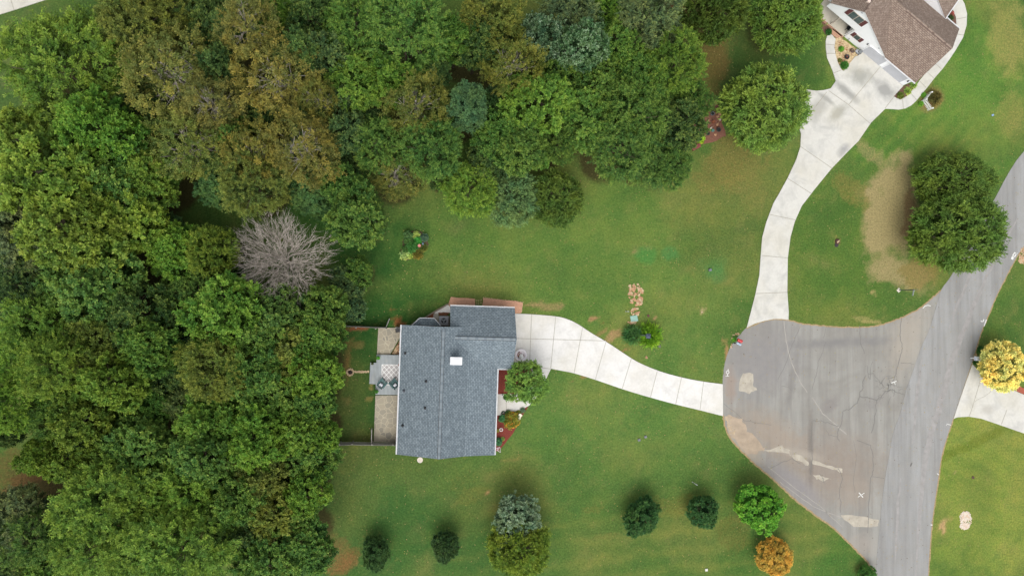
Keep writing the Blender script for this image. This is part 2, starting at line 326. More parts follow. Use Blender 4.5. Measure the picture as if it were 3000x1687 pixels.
c = mixc(t, ramp(t, n1, .34, .66, 0, 1), mixc(t, 1.0, c, (.6, .64, .6), 'MULTIPLY'), mixc(t, 1.0, c, (1.45, 1.4, 1.32), 'MULTIPLY'))
c = mixc(t, ramp(t, n3, .3, .7, .0, 1), mixc(t, 1.0, c, (.8, .8, .8), 'MULTIPLY'), mixc(t, 1.0, c, (1.2, 1.2, 1.15), 'MULTIPLY'))
t.links.new(c, b.inputs['Base Color']); b.inputs['Roughness'].default_value = 0.95; b.inputs['Specular IOR Level'].default_value = .1
bump(t, b, n1, .5, .05)
me.materials.append(gm)
g = bpy.data.objects.new('ground', me); COL.objects.link(g); struct(g)

# ------------------------------------------------------------------ paving materials
def stain(t, c, spots, z=0.0):
    p = geopos(t); nz = noise(t, .9, 6, p, .7, .4)
    for px, py, rx, ry, rot, colr, k in spots:
        q = P(px, py); s_ = H / F; g_ = N(t, 'ShaderNodeNewGeometry'); mp = N(t, 'ShaderNodeMapping', vector_type='TEXTURE'); t.links.new(g_.outputs['Position'], mp.inputs[0])
        mp.inputs['Location'].default_value = (q[0], q[1], 0); mp.inputs['Rotation'].default_value = (0, 0, radians(rot)); mp.inputs['Scale'].default_value = (rx * s_, ry * s_, 1e4)
        ln = N(t, 'ShaderNodeVectorMath', operation='LENGTH'); t.links.new(mp.outputs[0], ln.inputs[0]); a = N(t, 'ShaderNodeMath', operation='MULTIPLY_ADD'); t.links.new(nz, a.inputs[0]); a.inputs[1].default_value = 1.4; t.links.new(ln.outputs['Value'], a.inputs[2])
        c = mixc(t, ramp(t, a.outputs[0], 2.0, 1.1, 0, k), c, lin(colr))
    return c
def concrete(name, c, stn=(150, 150, 145), amt=.5, warm=(214, 206, 182), spots=()):
    m, t, b = newmat(name); p = geopos(t)
    n1 = noise(t, .55, 6, p, .65, .6); n2 = noise(t, 4, 6, p, .7); n3 = noise(t, 22, 3, p); n4 = noise(t, .22, 3, p)
    cc = mixc(t, ramp(t, n1, .47, .75, 0, amt), lin(c), lin(stn)); cc = stain(t, cc, spots); cc = mixc(t, ramp(t, n4, .45, .65, 0, .35), cc, lin(warm))
    cc = mixc(t, ramp(t, n2, .35, .7, 0, .22), cc, lin((178, 176, 168))); cc = mixc(t, ramp(t, n3, .3, .7, 0, .12), cc, (0.25, .25, .24))
    t.links.new(cc, b.inputs['Base Color']); b.inputs['Roughness'].default_value = .85; bump(t, b, n3, .2, .01); MATS[name] = m; return m
conc1 = concrete('driveway_concrete', (246, 244, 240), amt=.3)
conc2 = concrete('stained_concrete', (228, 226, 218), stn=(160, 160, 157), amt=.55, spots=[(2520,225,40,30,0,(168,168,158),.9),(2480,270,60,14,-38,(150,150,144),.8),(2590,265,40,26,-35,(158,158,154),.9),(2455,330,40,18,40,(176,174,160),.9),(2395,320,26,50,-40,(182,180,170),.8),(2470,440,26,14,50,(164,164,164),.9),(2890,1200,26,16,0,(196,192,182),.8),(2420,290,40,8,-35,(166,166,158),.8)])
conc3 = concrete('walk_concrete', (216, 208, 190), amt=.25)
joint = plain('joint_dark', (186, 182, 168), .9, .3)
def asphalt(name, c, c2, c3, rot, streak, spots=()):
    m, t, b = newmat(name); p = geopos(t); q = geopos(t, rot, (2.2, .12, 1)); q2 = geopos(t, rot, (.5, .03, 1))
    s1 = noise(t, 1.0, 5, q, .6); s2 = noise(t, 1.0, 3, q2); n1 = noise(t, .16, 5, p, .6, 1.2); n2 = noise(t, 1.1, 5, p, .7); n3 = noise(t, 26, 3, p)
    cc = mixc(t, ramp(t, n1, .42, .62), lin(c), lin(c2)); cc = mixc(t, ramp(t, s2, .42, .66, 0, streak), cc, lin(c3)); cc = mixc(t, ramp(t, s1, .45, .75, 0, streak), cc, lin(c3))
    cc = stain(t, cc, spots); cc = mixc(t, ramp(t, s1, .5, .8, 0, .35), cc, lin(c3)); cc = mixc(t, ramp(t, n2, .4, .7, 0, .3), cc, lin((176, 170, 160))); cc = mixc(t, ramp(t, n3, .3, .75, 0, .38), cc, (.08, .08, .08))
    t.links.new(cc, b.inputs['Base Color']); b.inputs['Roughness'].default_value = .9; bump(t, b, n3, .4, .01); MATS[name] = m; return m
asp_road = asphalt('road_asphalt', (178, 179, 178), (170, 170, 167), (142, 141, 138), radians(-16), .6)
asp_pad = asphalt('old_asphalt', (174, 173, 166), (160, 157, 149), (140, 137, 130), radians(-14), .65, [(2230,1060,150,110,30,(150,147,146),.8),(2480,1003,230,16,2,(138,136,134),.8),(2430,1370,190,120,0,(158,143,128),.8),(2260,1270,130,60,-30,(176,158,138),.7),(2375,1320,9,120,0,(124,116,108),.8),(2432,1185,34,20,40,(142,136,132),.8),
    (2330,1420,110,32,-38,(152,148,150),.8),(2400,1500,110,20,-38,(150,148,146),.6),(2500,1440,60,50,0,(170,156,140),.6),(2660,990,60,130,-20,(190,180,164),.7),(2320,1120,14,130,-12,(134,130,126),.6),(2560,1180,40,20,30,(146,142,138),.6),(2140,1130,20,60,0,(172,150,132),.7),(2520,1600,60,40,0,(178,168,156),.6),(2350,1330,90,14,-14,(190,180,164),.6),(2190,1320,60,30,-40,(190,174,150),.7),(2180,1120,24,26,0,(190,182,166),.3)])
crack_m = plain('crack_dark', (128, 126, 121), .9, .2)
pale_m = plain('pale_patch', (192, 184, 168), .9, .22, 1.6)
white_m = plain('marking_paint', (245, 245, 240), .8, .1)

def jit(pts, amp=.08, sub=4, seed=1):
    q = random.Random(seed); o = []
    for (a, b_) in zip(pts[:-1], pts[1:]):
        for k in range(sub): f = k / sub; o.append((a[0] + (b_[0] - a[0]) * f + q.uniform(-amp, amp), a[1] + (b_[1] - a[1]) * f + q.uniform(-amp, amp)))
    o.append(pts[-1]); return o
def smooth(pts, sub=4):
    o = []; n = len(pts)
    for i in range(n - 1):
        p0, p1, p2, p3 = [np.array(pts[max(0, min(n - 1, i + k))]) for k in (-1, 0, 1, 2)]
        for k in range(sub):
            s_ = k / sub; o.append(tuple(.5 * ((2 * p1) + (-p0 + p2) * s_ + (2 * p0 - 5 * p1 + 4 * p2 - p3) * s_ ** 2 + (-p0 + 3 * p1 - 3 * p2 + p3) * s_ ** 3)))
    o.append(tuple(pts[-1])); return o

# pad (old turning circle)
lip = [(2758,848),(2741.7,902),(2721,968),(2700,1013.7),(2679.6,1071.6),(2659,1129.6),(2654.7,1140.8),(2638,1207),(2617.5,1265),(2605,1331),(2592.6,1401.6),(2582.3,1480),(2576,1554.8),(2567.8,1641.7),(2566,1700),(2562,1800)]
padt = [(2187,960),(2236.6,941),(2265.6,935),(2309,937),(2356.7,949.5),(2406,953.6),(2472.6,957.8),(2534.7,957.8),(2588.5,949.5),(2638,931),(2688,906),(2721,881),(2758,848)]
padl = [(2566,1700),(2563.6,1675),(2539,1641.7),(2497.4,1600),(2443.6,1546.5),(2390,1509),(2336,1468),(2278,1414),(2224,1368.5),(2174.5,1323),(2133,1273),(2118.6,1215),(2117,1170),(2117,1124),(2118.6,1100.6),(2125,1055),(2141.4,1013.6),(2174.5,972),(2187,960)]
pad_poly = smooth(PP(padt), 3)[:-1] + [tuple(P(x + 8, y)[:2]) for x, y in lip[:-1]] + jit(smooth(PP(padl), 3), .04, 2)[:-1]
mb = MB(); mb.sheet(pad_poly, .006)
for k, pl in enumerate([[(2296,940),(2303,1000),(2314,1050),(2328,1085),(2345,1120),(2365,1150)],[(2380,1165),(2410,1210),(2450,1245),(2480,1272)],[(2285,1412),(2330,1445),(2380,1482),(2466,1515)],[(2250,1366),(2330,1430),(2400,1480),(2470,1545)]]):
    mb.ribbon(jit(PP(pl), .04, 4, k), .11 if k < 2 else .07, .010, 4, False)
for k, (pl, wd) in enumerate([([(2640,932),(2636,980),(2643,1015),(2641,1035),(2630,1075),(2618,1112),(2612,1125)],.1),([(2519,955),(2520,1000),(2533,1035)],.1),([(2555,1058),(2548,1110),(2543,1105),(2540,1070)],.07),([(2543,1095),(2558,1092),(2575,1115),(2588,1130)],.07),
    ([(2537,1100),(2528,1120),(2527,1140),(2518,1152),(2519,1162),(2510,1180),(2490,1198),(2470,1203)],.11),([(2519,1162),(2550,1166),(2566,1172),(2580,1163),(2590,1150),(2608,1140)],.12),([(2612,1138),(2628,1150),(2650,1156)],.1),([(2567,1172),(2566,1200),(2560,1240),(2552,1268)],.1),
    ([(2470,1203),(2466,1240),(2456,1262),(2453,1280),(2460,1292)],.1),([(2453,1278),(2430,1275),(2420,1260)],.06),([(2456,1248),(2430,1240),(2405,1233),(2380,1232)],.09),([(2380,1232),(2378,1280),(2380,1330),(2375,1390)],.1),([(2380,1140),(2390,1100),(2398,1060),(2420,1000)],.06),
    ([(2342,960),(2320,1010),(2300,1070),(2280,1110)],.06),([(2418,962),(2412,990)],.06),([(2510,1290),(2550,1305),(2556,1330),(2560,1360),(2555,1390),(2550,1400),(2545,1480),(2542,1560)],.1),([(2555,1397),(2590,1400)],.07),([(2455,1370),(2468,1400),(2457,1440),(2463,1470),(2462,1500)],.09),
    ([(2500,1290),(2510,1340),(2500,1400),(2505,1440)],.05),([(2255,1372),(2290,1355),(2320,1343),(2345,1358)],.07),([(2402,1388),(2412,1402),(2414,1415)],.1),([(2290,1130),(2310,1135),(2318,1142)],.05),([(2120,1180),(2180,1230),(2260,1245)],.05),([(2640,1063),(2660,1064),(2677,1066)],.06),([(2760,852),(2742,902),(2722,966)],.05)]):
    mb.ribbon(jit(PP(pl), .07, 4, k + 20), wd * .72, .014, 2)
cq = random.Random(5)
for k in range(34):
    a = P(2600 + cq.gauss(0, 15), 1132 + cq.gauss(0, 13)); an = cq.uniform(0, 6.3); l_ = cq.uniform(.3, .9)
    mb.ribbon(jit([(a[0], a[1]), (a[0] + l_ * cos(an), a[1] + l_ * sin(an))], .08, 3, k), .04, .018, 2)
for k, pl in enumerate([[(2175,1094),(2195,1090),(2208,1098),(2204,1130),(2218,1140),(2208,1148),(2190,1152),(2162,1142)],[(2238,1320),(2290,1305),(2316,1318),(2312,1326),(2262,1322)],[(2308,1330),(2345,1332),(2366,1350),(2368,1362),(2350,1355),(2325,1340)],[(2380,1346),(2440,1366),(2466,1372),(2468,1385),(2440,1372),(2380,1362)],[(2383,1388),(2400,1392),(2440,1402),(2410,1408),(2390,1402)],[(2462,1510),(2510,1510),(2575,1520),(2574,1542),(2500,1540)]]):
    q = PP(pl); mb.sheet(jit(q + [q[0]], .12, 3, k)[:-1], .010 + .0001 * k, 1)
for k, pl in enumerate([[(2130,1215),(2175,1225),(2190,1260),(2240,1310),(2238,1322),(2190,1330),(2140,1275)]]):
    q = PP(pl); mb.sheet(jit(q + [q[0]], .2, 4, k + 9)[:-1], .0095, 3)
sandy = plain('sandy_asphalt', (186, 168, 146), .95, .2, 1.2)
struct(mb.build('road_turning_circle', [asp_pad, pale_m, crack_m, sandy, plain('scored_asphalt', (176, 171, 163), .9, .2, 1.5)]))
# street
rl = [(3120,330),(3000,443),(2948.7,517.5),(2915.5,579.6),(2803.8,777.7),(2779,819)] + lip
rr = [(2720,1800),(2718.9,1687),(2725,1583.8),(2733.4,1501),(2745.8,1418),(2758,1335),(2774.8,1277.4),(2791.3,1227.8),(2820,1142),(2845,1067.5),(2853.4,1038.5),(2874,972),(2894.8,922.6),(2915.5,873),(2944.5,815),(2969,769),(3000,719.7),(3120,560)]
mb = MB(); mb.prism(smooth(PP(rl), 3) + smooth(PP(rr), 3), 0.0, .022, bottom=False)
for k, pl in enumerate([[(2980,640),(2900,790),(2850,900),(2790,1050),(2755,1180),(2720,1300),(2700,1420),(2690,1560),(2680,1700)],[(2900,690),(2830,830),(2780,960)],[(2700,1050),(2685,1160),(2672,1300)],[(2640,1400),(2628,1500),(2622,1650)]]):
    mb.ribbon(jit(PP(pl), .12, 5, k), (.8, .4, .4, .35)[k], .024 + .001 * k, 1, True)
for k in range(5): q = P(2669 + cq.uniform(-2, 2), 1360 + k * 2 - 4); mb.box((q[0], q[1], .02), (.12, .1, .03), k, 2)
struct(mb.build('road', [asp_road, plain('road_wheel_track', (166, 163, 160), .9, .2, 1.5), crack_m]))
mb = MB()
mb.ribbon(jit(smooth(PP([(x + 1, y) for x, y in rr[1:]]), 3), .06, 3, 3), .22, .012, 0)
mb.ribbon(jit(smooth(PP([(x - 1, y) for x, y in padl[1:12]]), 3), .05, 3, 4), .2, .012, 0)
mb.ribbon(jit(smooth(PP(padt), 3), .05, 3, 4), .16, .012, 0)
struct(mb.build('road_verge', plain('verge_dirt', (176, 154, 112), .95, .35, 5)))

# driveways
d1 = [(1500,918),(1509.7,918.6),(1557.4,920.6),(1623.6,926),(1656.8,933),(1689.9,947.6),(1731,974.5),(1772.7,999),(1814,1026),(1855.5,1053),(1888.7,1069.7),(1930,1086),(1979.8,1100.8),(2046,1115),(2117,1124.8)]
d1b = [(2117.6,1218),(2050,1201),(1979.8,1184),(1897,1161.5),(1822,1138.8),(1743.7,1111.8),(1681.6,1093),(1648,1086),(1613.9,1079.5)]
walk = [(1613.9,1079.5),(1598.7,1111.8),(1585,1138),(1568,1168),(1557.8,1180),(1547.8,1188.6),(1530,1197),(1511.8,1203),(1499.4,1204.5),(1483,1205.4),(1469.6,1212),(1467,1216),(1440,1216)]
poly = smooth(PP(d1), 3)[:-1] + [tuple(P(2117,1124.8)[:2])] + smooth(PP(d1b), 3)[:-1] + smooth(PP(walk), 2) + PP([(1440,1080),(1500,1075)])
mb = MB(); mb.prism(poly, 0, .07, bottom=False)
for a, b_ in [((1557,920.6),(1551,1070)),((1627.8,927),(1613,1079)),((1706.5,958.8),(1681.6,1092)),((1774.8,1001),(1743.7,1111)),((1849,1050),(1822.4,1138)),((1925,1086),(1905,1163)),((1996,1105),(1979,1183)),((2060.5,1118),(2050,1200)),((1511.8,991),(1774.8,998)),((1482.8,1172),(1483,1204)),((1552,1072),(1612,1080))]:
    mb.ribbon(PP([a, b_]), .065, .074, 1)
struct(mb.build('driveway', [conc1, joint]))
d2 = [(2522,150.4),(2514,163.5),(2504,167),(2486.8,189),(2472,208.7),(2465.7,206.8),(2454.5,187),(2447,162),(2443.4,139.8),(2447,116),(2438.4,105),(2430,100),(2422,107.5),(2418.5,120),(2418.5,142),(2422,169.6),(2429.7,187),(2438.4,208),(2448,237.9),(2433,260),(2413.5,265),(2392,267),(2380,266),(2358.7,262),(2330,285),(2325,330),(2331.8,351.9),(2336,360),(2346,393),(2344,430.5),(2332,467.8),(2307,521.6),(2282,567),(2265.6,595),(2245,649),(2232.5,695),(2228,748.7),(2224,806.7),(2211.8,864.6),(2199,914),(2187,960),(2210,948),(2236.6,940),(2265.6,934),(2290,934),(2309,937),(2310,914),(2305.7,856),(2307,757),(2315,695),(2327.7,649),(2348,604),(2385.6,555),(2435,494.7),(2480.9,447),(2514,414),(2551,360),(2592.6,319.5),(2615,320.7),(2633.4,322),(2651.8,318.7),(2668.9,309.5),(2682,297.7),(2697.7,279),(2714.8,258),(2737,229.5),(2762,200.7),(2780,176),(2795.5,153),(2820,111.8),(2830.7,74.5),(2831.9,41.4),(2824.5,12.4),(2814,-6),(2790,-40),(2770,-30),(2787,0),(2790,31),(2799,50),(2801,75),(2785,110),(2766,150),(2743.6,182),(2717.4,208),(2696.4,233),(2678,257),(2665,275.4),(2649,287),(2633.4,291),(2625.6,289),(2617.7,283),(2645,253)]
mb = MB(); mb.prism(PP(d2), 0, .08, bottom=False)
for pl in [((2346,368),(2420.8,271)),((2427,267),(2485,308),(2549,364)),((2485,308),(2576,198.7)),((2344,430),(2437,494)),((2307,523.7),(2375,567)),((2255,629),(2331,645)),((2230,748.7),(2307,755.7)),((2213,860),(2306,856)),((2618,284),(2592,318)),((2418,131),(2443,133)),((2420,158),(2446,158)),((2440,216),(2462,207)),((2642,288),(2646,320)),((2667,274),(2684,294)),((2694,240),(2712,258)),((2716,213),(2735,231)),((2740,188),(2757,204)),((2798,58),(2830,52)),((2790,100),(2822,104))]:
    mb.ribbon(PP(pl), .08, .084, 1)
struct(mb.build('driveway', [conc2, joint]))
d3 = [(2793,1225.7),(2803.8,1221.5),(2836.9,1219.5),(2874,1225.7),(2928,1244),(3000,1269),(3150,1320),(3150,1200),(3000,1156),(2957.6,1138),(2912,1128),(2878,1100),(2848,1066.5),(2825,1130),(2801,1200)]
mb = MB(); mb.prism(PP(d3), 0, .07, bottom=False)
for pl, wd in [(((2872,1110.6),(2845,1200),(2838,1219)), .08), (((2948.7,1198.8),(2932,1243)), .08)]: mb.ribbon(PP(pl), wd, .074, 1)
mb.ribbon(jit(PP([(2905,1142),(2885,1160),(2870,1165),(2854,1178)]), .05, 3), .05, .075, 1)
struct(mb.build('driveway', [conc2, joint]))
mb = MB(); mb.prism(PP([(-200,110),(0,44),(42,31),(144,-2),(230,-40),(-150,-60)]), 0, .07, bottom=False); mb.ribbon(PP([(30,-10),(42,31)]), .08, .074, 1)
struct(mb.build('driveway', [conc2, joint]))
# survey paint on the roads
mb = MB()
def mark(pl, wd=.09, z=.03): mb.ribbon(PP(pl), wd, z)
c0 = (2131.5, 1090); mark([(c0[0] + 4.2 * cos(a), c0[1] + 4.2 * sin(a)) for a in np.linspace(0, 2 * pi, 12)], .07); mark([(2131.5,1094),(2131,1101)]); mark([(2125,1101),(2136,1101.5)], .05)
mb.sheet(PP([(2131,1084.5),(2133,1079.5),(2135,1084)]), .03)
mark([(2703,903),(2710,896),(2718,894),(2726,896)]); mark([(2873,939),(2876,942),(2880,941),(2882,935)], .12); mark([(2889.5,936),(2882.5,955)], .13)
mark([(2611,1121),(2626,1116)], .09); mark([(2620,1120),(2623,1127)], .06); mark([(2516,1442),(2528,1456)], .1); mark([(2513,1455),(2532,1443)], .07)
mark([(2772,1246),(2774,1241),(2786,1245)], .06, .032); mark([(2745,1386),(2750,1390)], .08, .032); mark([(2726,1536),(2731,1537)], .1, .032)
mark([(2978,742),(2972,752),(2966,749),(2972,740),(2978,742)], .14, .032); mark([(2967,752),(2964,760)], .3, .032); mark([(2979,740),(2977,744)], .2, .032)
struct(mb.build('road_marking', white_m))

# ------------------------------------------------------------------ leaf / bark materials
def leafmat(name, acc, amt, hi=(1.75, 1.68, 1.5), transl=.22):
    m, t, b = newmat(name); oi = N(t, 'ShaderNodeObjectInfo'); at = N(t, 'ShaderNodeAttribute', attribute_name='lv')
    p = coords(t); n = noise(t, .55, 3, p); n2 = noise(t, 5, 2, p)
    c = oi.outputs['Color']
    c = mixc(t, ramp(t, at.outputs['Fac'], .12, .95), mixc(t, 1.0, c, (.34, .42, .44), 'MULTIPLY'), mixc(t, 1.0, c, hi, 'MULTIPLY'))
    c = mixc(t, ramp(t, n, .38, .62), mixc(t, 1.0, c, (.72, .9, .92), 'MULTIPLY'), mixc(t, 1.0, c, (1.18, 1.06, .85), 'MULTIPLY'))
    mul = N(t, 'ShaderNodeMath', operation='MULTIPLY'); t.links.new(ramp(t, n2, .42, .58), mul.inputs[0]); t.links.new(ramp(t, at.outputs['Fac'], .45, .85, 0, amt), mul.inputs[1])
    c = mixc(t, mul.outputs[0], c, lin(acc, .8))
    t.links.new(c, b.inputs['Base Color']); b.inputs['Roughness'].default_value = .6; b.inputs['Specular IOR Level'].default_value = .25
    tr = N(t, 'ShaderNodeBsdfTranslucent'); t.links.new(c, tr.inputs['Color']); mx = N(t, 'ShaderNodeMixShader'); mx.inputs[0].default_value = transl
    out = t.nodes['Material Output']; t.links.new(b.outputs[0], mx.inputs[1]); t.links.new(tr.outputs[0], mx.inputs[2]); t.links.new(mx.outputs[0], out.inputs[0])
    return m
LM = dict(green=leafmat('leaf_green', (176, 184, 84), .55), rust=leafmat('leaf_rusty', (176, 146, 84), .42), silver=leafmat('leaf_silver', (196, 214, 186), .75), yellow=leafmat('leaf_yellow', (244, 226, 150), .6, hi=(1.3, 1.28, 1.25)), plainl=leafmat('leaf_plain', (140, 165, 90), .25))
def bark(name, c):
    m, t, b = newmat(name); p = coords(t, 0, (4, 4, 1)); n = noise(t, 4, 4, p)
    t.links.new(mixc(t, ramp(t, n, .3, .7), tuple(x * .6 for x in lin(c)), lin(c)), b.inputs['Base Color']); b.inputs['Roughness'].default_value = .9; return m
bark_d = bark('bark_brown', (110, 96, 80)); bark_l = bark('bark_pale', (196, 188, 174)); bark_g = bark('bark_bare', (226, 214, 202))

def crown(seed, r, h, base_h, tufts, tr, sprays, leaves, ll, lw, slen, up=.35, droop=.15, fill=.5, lobes=7, lobe=.28, along=.5, uw=.8, tilt=.45, flat=1.0):
    q = np.random.RandomState(seed)
    cz = base_h + (h - base_h) * .42
    ld = q.normal(size=(lobes, 3)); ld[:, 2] = np.abs(ld[:, 2]) * .8; ld /= np.linalg.norm(ld, axis=1)[:, None]
    n_in = int(tufts * fill); n = tufts + n_in
    i = np.arange(tufts) + .5; z = 1 - i / tufts * 1.35; ph = i * 2.39996
    rr_ = np.sqrt(np.clip(1 - z * z, 0, 1)); d = np.column_stack([rr_ * np.cos(ph), rr_ * np.sin(ph), z]); d += q.normal(scale=.10, size=d.shape)
    di = q.normal(size=(n_in, 3)); di[:, 2] = np.abs(di[:, 2]) - .15; d = np.vstack([d, di]); d /= np.linalg.norm(d, axis=1)[:, None]
    dots = d @ ld.T; lf = np.max(np.exp(-((1 - dots) / .13)), axis=1)
    rad = (1 - lobe) + lobe * lf + q.uniform(-.06, .05, n); rad[tufts:] *= q.uniform(.35, .72, n_in)
    ez = np.where(d[:, 2] > 0, (h - cz) * flat, cz - base_h)
    C = np.column_stack([d[:, 0] * r * rad, d[:, 1] * r * rad, cz + d[:, 2] * ez * rad])
    o = d * np.array([1, 1, .9]) + np.array([0, 0, up]); o /= np.linalg.norm(o, axis=1)[:, None]
    K = sprays; M = leaves
    sd = o[:, None, :] * .75 + q.normal(scale=.62, size=(n, K, 3)); sd /= np.linalg.norm(sd, axis=2)[:, :, None]; sd[:, :, 2] = np.maximum(sd[:, :, 2], -.35)
    tl = np.linspace(.18, 1, M)[None, None, :, None] * q.uniform(.65, 1.1, (n, K, 1, 1)); LN = slen * q.uniform(.6, 1.15, (n, K, 1, 1))
    scale_t = q.uniform(.75, 1.2, (n, 1, 1, 1))
    st = C[:, None, None, :] + q.normal(scale=tr * .35, size=(n, K, 1, 3))
    pos = st + sd[:, :, None, :] * tl * LN * scale_t; pos[..., 2] -= (droop * tl[..., 0] ** 2 * LN[..., 0])
    sgn = np.where(np.arange(M) % 2 == 0, 1, -1)[None, None, :, None]
    upv = np.array([0, 0, 1.]); side = np.cross(sd, upv); side /= (np.linalg.norm(side, axis=2)[:, :, None] + 1e-6)
    ax = sd[:, :, None, :] * along + side[:, :, None, :] * sgn * (1 - along) * 1.2 + q.normal(scale=.28, size=(n, K, M, 3)); ax /= np.linalg.norm(ax, axis=3)[..., None]
    nn = upv * uw + o[:, None, None, :] * .4 + q.normal(scale=tilt, size=(n, K, M, 3))
    sv = np.cross(nn, ax); sv /= (np.linalg.norm(sv, axis=3)[..., None] + 1e-6)
    l_ = ll * q.uniform(.7, 1.25, (n, K, M, 1)); w_ = lw * q.uniform(.8, 1.2, (n, K, M, 1))
    A = pos; B = pos + ax * l_ * .5 + sv * w_ * .5; Cc = pos + ax * l_; Cc[..., 2] -= l_[..., 0] * .12; D = pos + ax * l_ * .5 - sv * w_ * .5
    V = np.stack([A, B, Cc, D], axis=3).reshape(-1, 3); nf = n * K * M
    lv = (.30 * q.rand(n, 1, 1) + .25 * q.rand(n, K, 1) + .25 * q.rand(n, K, M) + .30 * (tl[..., 0] - .2)); lv[tufts:] *= .5  # inner fill leaves darkened, spray tips lightened: crown shading put into leaf tone
    return V, np.arange(nf * 4).reshape(-1, 4), np.clip(lv, 0, 1).ravel(), C[:tufts], cz
def crown_mesh(name, mat, *a, **k):
    V, Fc, lv, C, cz = crown(*a, **k); me = bpy.data.meshes.new(name); npmesh(me, V, Fc)
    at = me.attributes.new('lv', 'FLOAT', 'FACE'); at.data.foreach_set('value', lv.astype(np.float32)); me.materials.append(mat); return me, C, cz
def trunk_mesh(name, mat, C, cz, r, h, seed, rad=.2, nl=11, tw=3, top=.75):
    q = random.Random(seed); m = MB(); tz = h * top
    tp = [(0, 0, -.1), (q.uniform(-.1, .1), q.uniform(-.1, .1), h * .25), (q.uniform(-.25, .25), q.uniform(-.25, .25), h * .5), (q.uniform(-.4, .4), q.uniform(-.4, .4), tz)]
    m.tube(tp, [rad * 1.35, rad, rad * .72, rad * .35], 7)
    idx = list(range(len(C))); q.shuffle(idx)
    for i in idx[:nl]:
        c = C[i]; f = q.uniform(.3, .8); s0 = np.array(tp[1]) * (1 - f) + np.array(tp[3]) * f; e = np.array(c); mid_ = s0 * .5 + e * .5 + np.array([q.uniform(-.3, .3), q.uniform(-.3, .3), .35 * q.random()])
        m.tube([s0, s0 * .75 + mid_ * .3, mid_, e * .97], [rad * .42, rad * .36, rad * .26, rad * .1], 5)
        near = sorted(idx, key=lambda j: np.linalg.norm(C[j] - mid_))[:tw + 2]
        for j in near[:tw]:
            e2 = C[j]; k2 = mid_ * .5 + e2 * .5 + np.array([q.uniform(-.15, .15), q.uniform(-.15, .15), q.uniform(0, .2)])
            m.tube([mid_, k2, e2], [rad * .2, rad * .14, rad * .05], 4, cap=False)
    me = bpy.data.meshes.new(name); me.from_pydata(m.v, [], m.f); me.materials.append(mat); me.update(); return me
PR = {}
def proto(key, mat, bk, n, r, h, bh, tr_top=.75, rad=.2, nl=11, tw=3, **k):
    L_ = []
    for i in range(n):
        cm, C, cz = crown_mesh('crown', LM[mat], 100 * len(PR) + 17 * i + 3, r, h, bh, **k)
        L_.append((cm, trunk_mesh('trunk', bk, C, cz, r, h, 31 * i + len(PR), rad, nl, tw, tr_top)))
    PR[key] = (L_, r, h)
proto('b', 'green', bark_d, 4, 4.2, 13, 4.5, tufts=130, tr=.55, sprays=12, leaves=16, ll=.27, lw=.14, slen=.74, lobe=.42, lobes=12, fill=.32, up=.5)
proto('f', 'green', bark_d, 3, 4.2, 13, 4.0, tufts=125, tr=.6, sprays=10, leaves=20, ll=.24, lw=.085, slen=1.25, droop=.25, along=.55, lobe=.34, lobes=12, fill=.35, uw=.6)
proto('s', 'rust', bark_l, 3, 4.2, 13, 5.0, tr_top=.9, rad=.22, nl=22, tw=4, tufts=84, tr=.8, sprays=12, leaves=13, ll=.24, lw=.10, slen=1.05, droop=.1, lobe=.42, lobes=9, fill=.12, along=.4)
proto('c', 'plainl', bark_d, 2, 3.4, 8, .6, rad=.2, tufts=210, tr=.28, sprays=13, leaves=12, ll=.24, lw=.08, slen=.78, droop=-.05, along=.75, lobe=.24, lobes=22, fill=.4, uw=.5, tilt=.6)
proto('t', 'plainl', bark_d, 1, 2.4, 16, 3, rad=.2, tufts=170, tr=.45, sprays=16, leaves=9, ll=.17, lw=.10, slen=.42, lobe=.22, lobes=16, fill=.4)
proto('m', 'green', bark_d, 1, 3.0, 4.8, .5, rad=.12, tufts=190, tr=.10, sprays=11, leaves=6, ll=.24, lw=.13, slen=.2, lobe=.36, lobes=10, fill=.9, up=.6)
proto('d', 'plainl', bark_d, 2, 1.9, 3.4, .2, rad=.09, tufts=105, tr=.2, sprays=12, leaves=9, ll=.16, lw=.075, slen=.34, lobe=.27, lobes=9, fill=.6)
proto('y', 'yellow', bark_d, 1, 2.7, 4.6, .6, rad=.12, tufts=210, tr=.22, sprays=13, leaves=9, ll=.16, lw=.09, slen=.36, lobe=.22, lobes=16, fill=.5)
proto('w', 'plainl', bark_d, 1, 2.4, 4.6, 1.2, rad=.1, nl=14, tufts=120, tr=.35, sprays=12, leaves=10, ll=.17, lw=.085, slen=.55, lobe=.3, lobes=11, fill=.4)
proto('v', 'silver', bark_d, 2, 4.2, 13, 4.5, tufts=120, tr=.7, sprays=11, leaves=11, ll=.32, lw=.2, slen=.7, lobe=.36, lobes=9, fill=.45)
def put_tree(key, x, y, r, h, colour, label, cat='tree', name='tree', group=None, var=0, mat=None, sx=1.0, sy=1.0, rz=None, leafk=.98, parts=('trunk', 'crown')):
    L_, r0, h0 = PR[key]; cm, tm = L_[var % len(L_)]
    e = thing(name, (x, y, 0), label, cat, group, rng.uniform(0, 6.28) if rz is None else rz); e.scale = (r / r0 * sx, r / r0 * sy, h / h0)
    tk = bpy.data.objects.new(parts[0], tm); COL.objects.link(tk); tk.parent = e
    cr = bpy.data.objects.new(parts[1], cm); COL.objects.link(cr); cr.parent = e
    j = [rng.uniform(.88, 1.12) for _ in range(3)]; c = lin(colour, leafk); cr.color = (c[0] * j[0], c[1] * (j[0] + j[1]) / 2, c[2] * j[2], 1)
    if mat: cr.material_slots[0].link = 'OBJECT'; cr.material_slots[0].material = LM[mat]
    return e
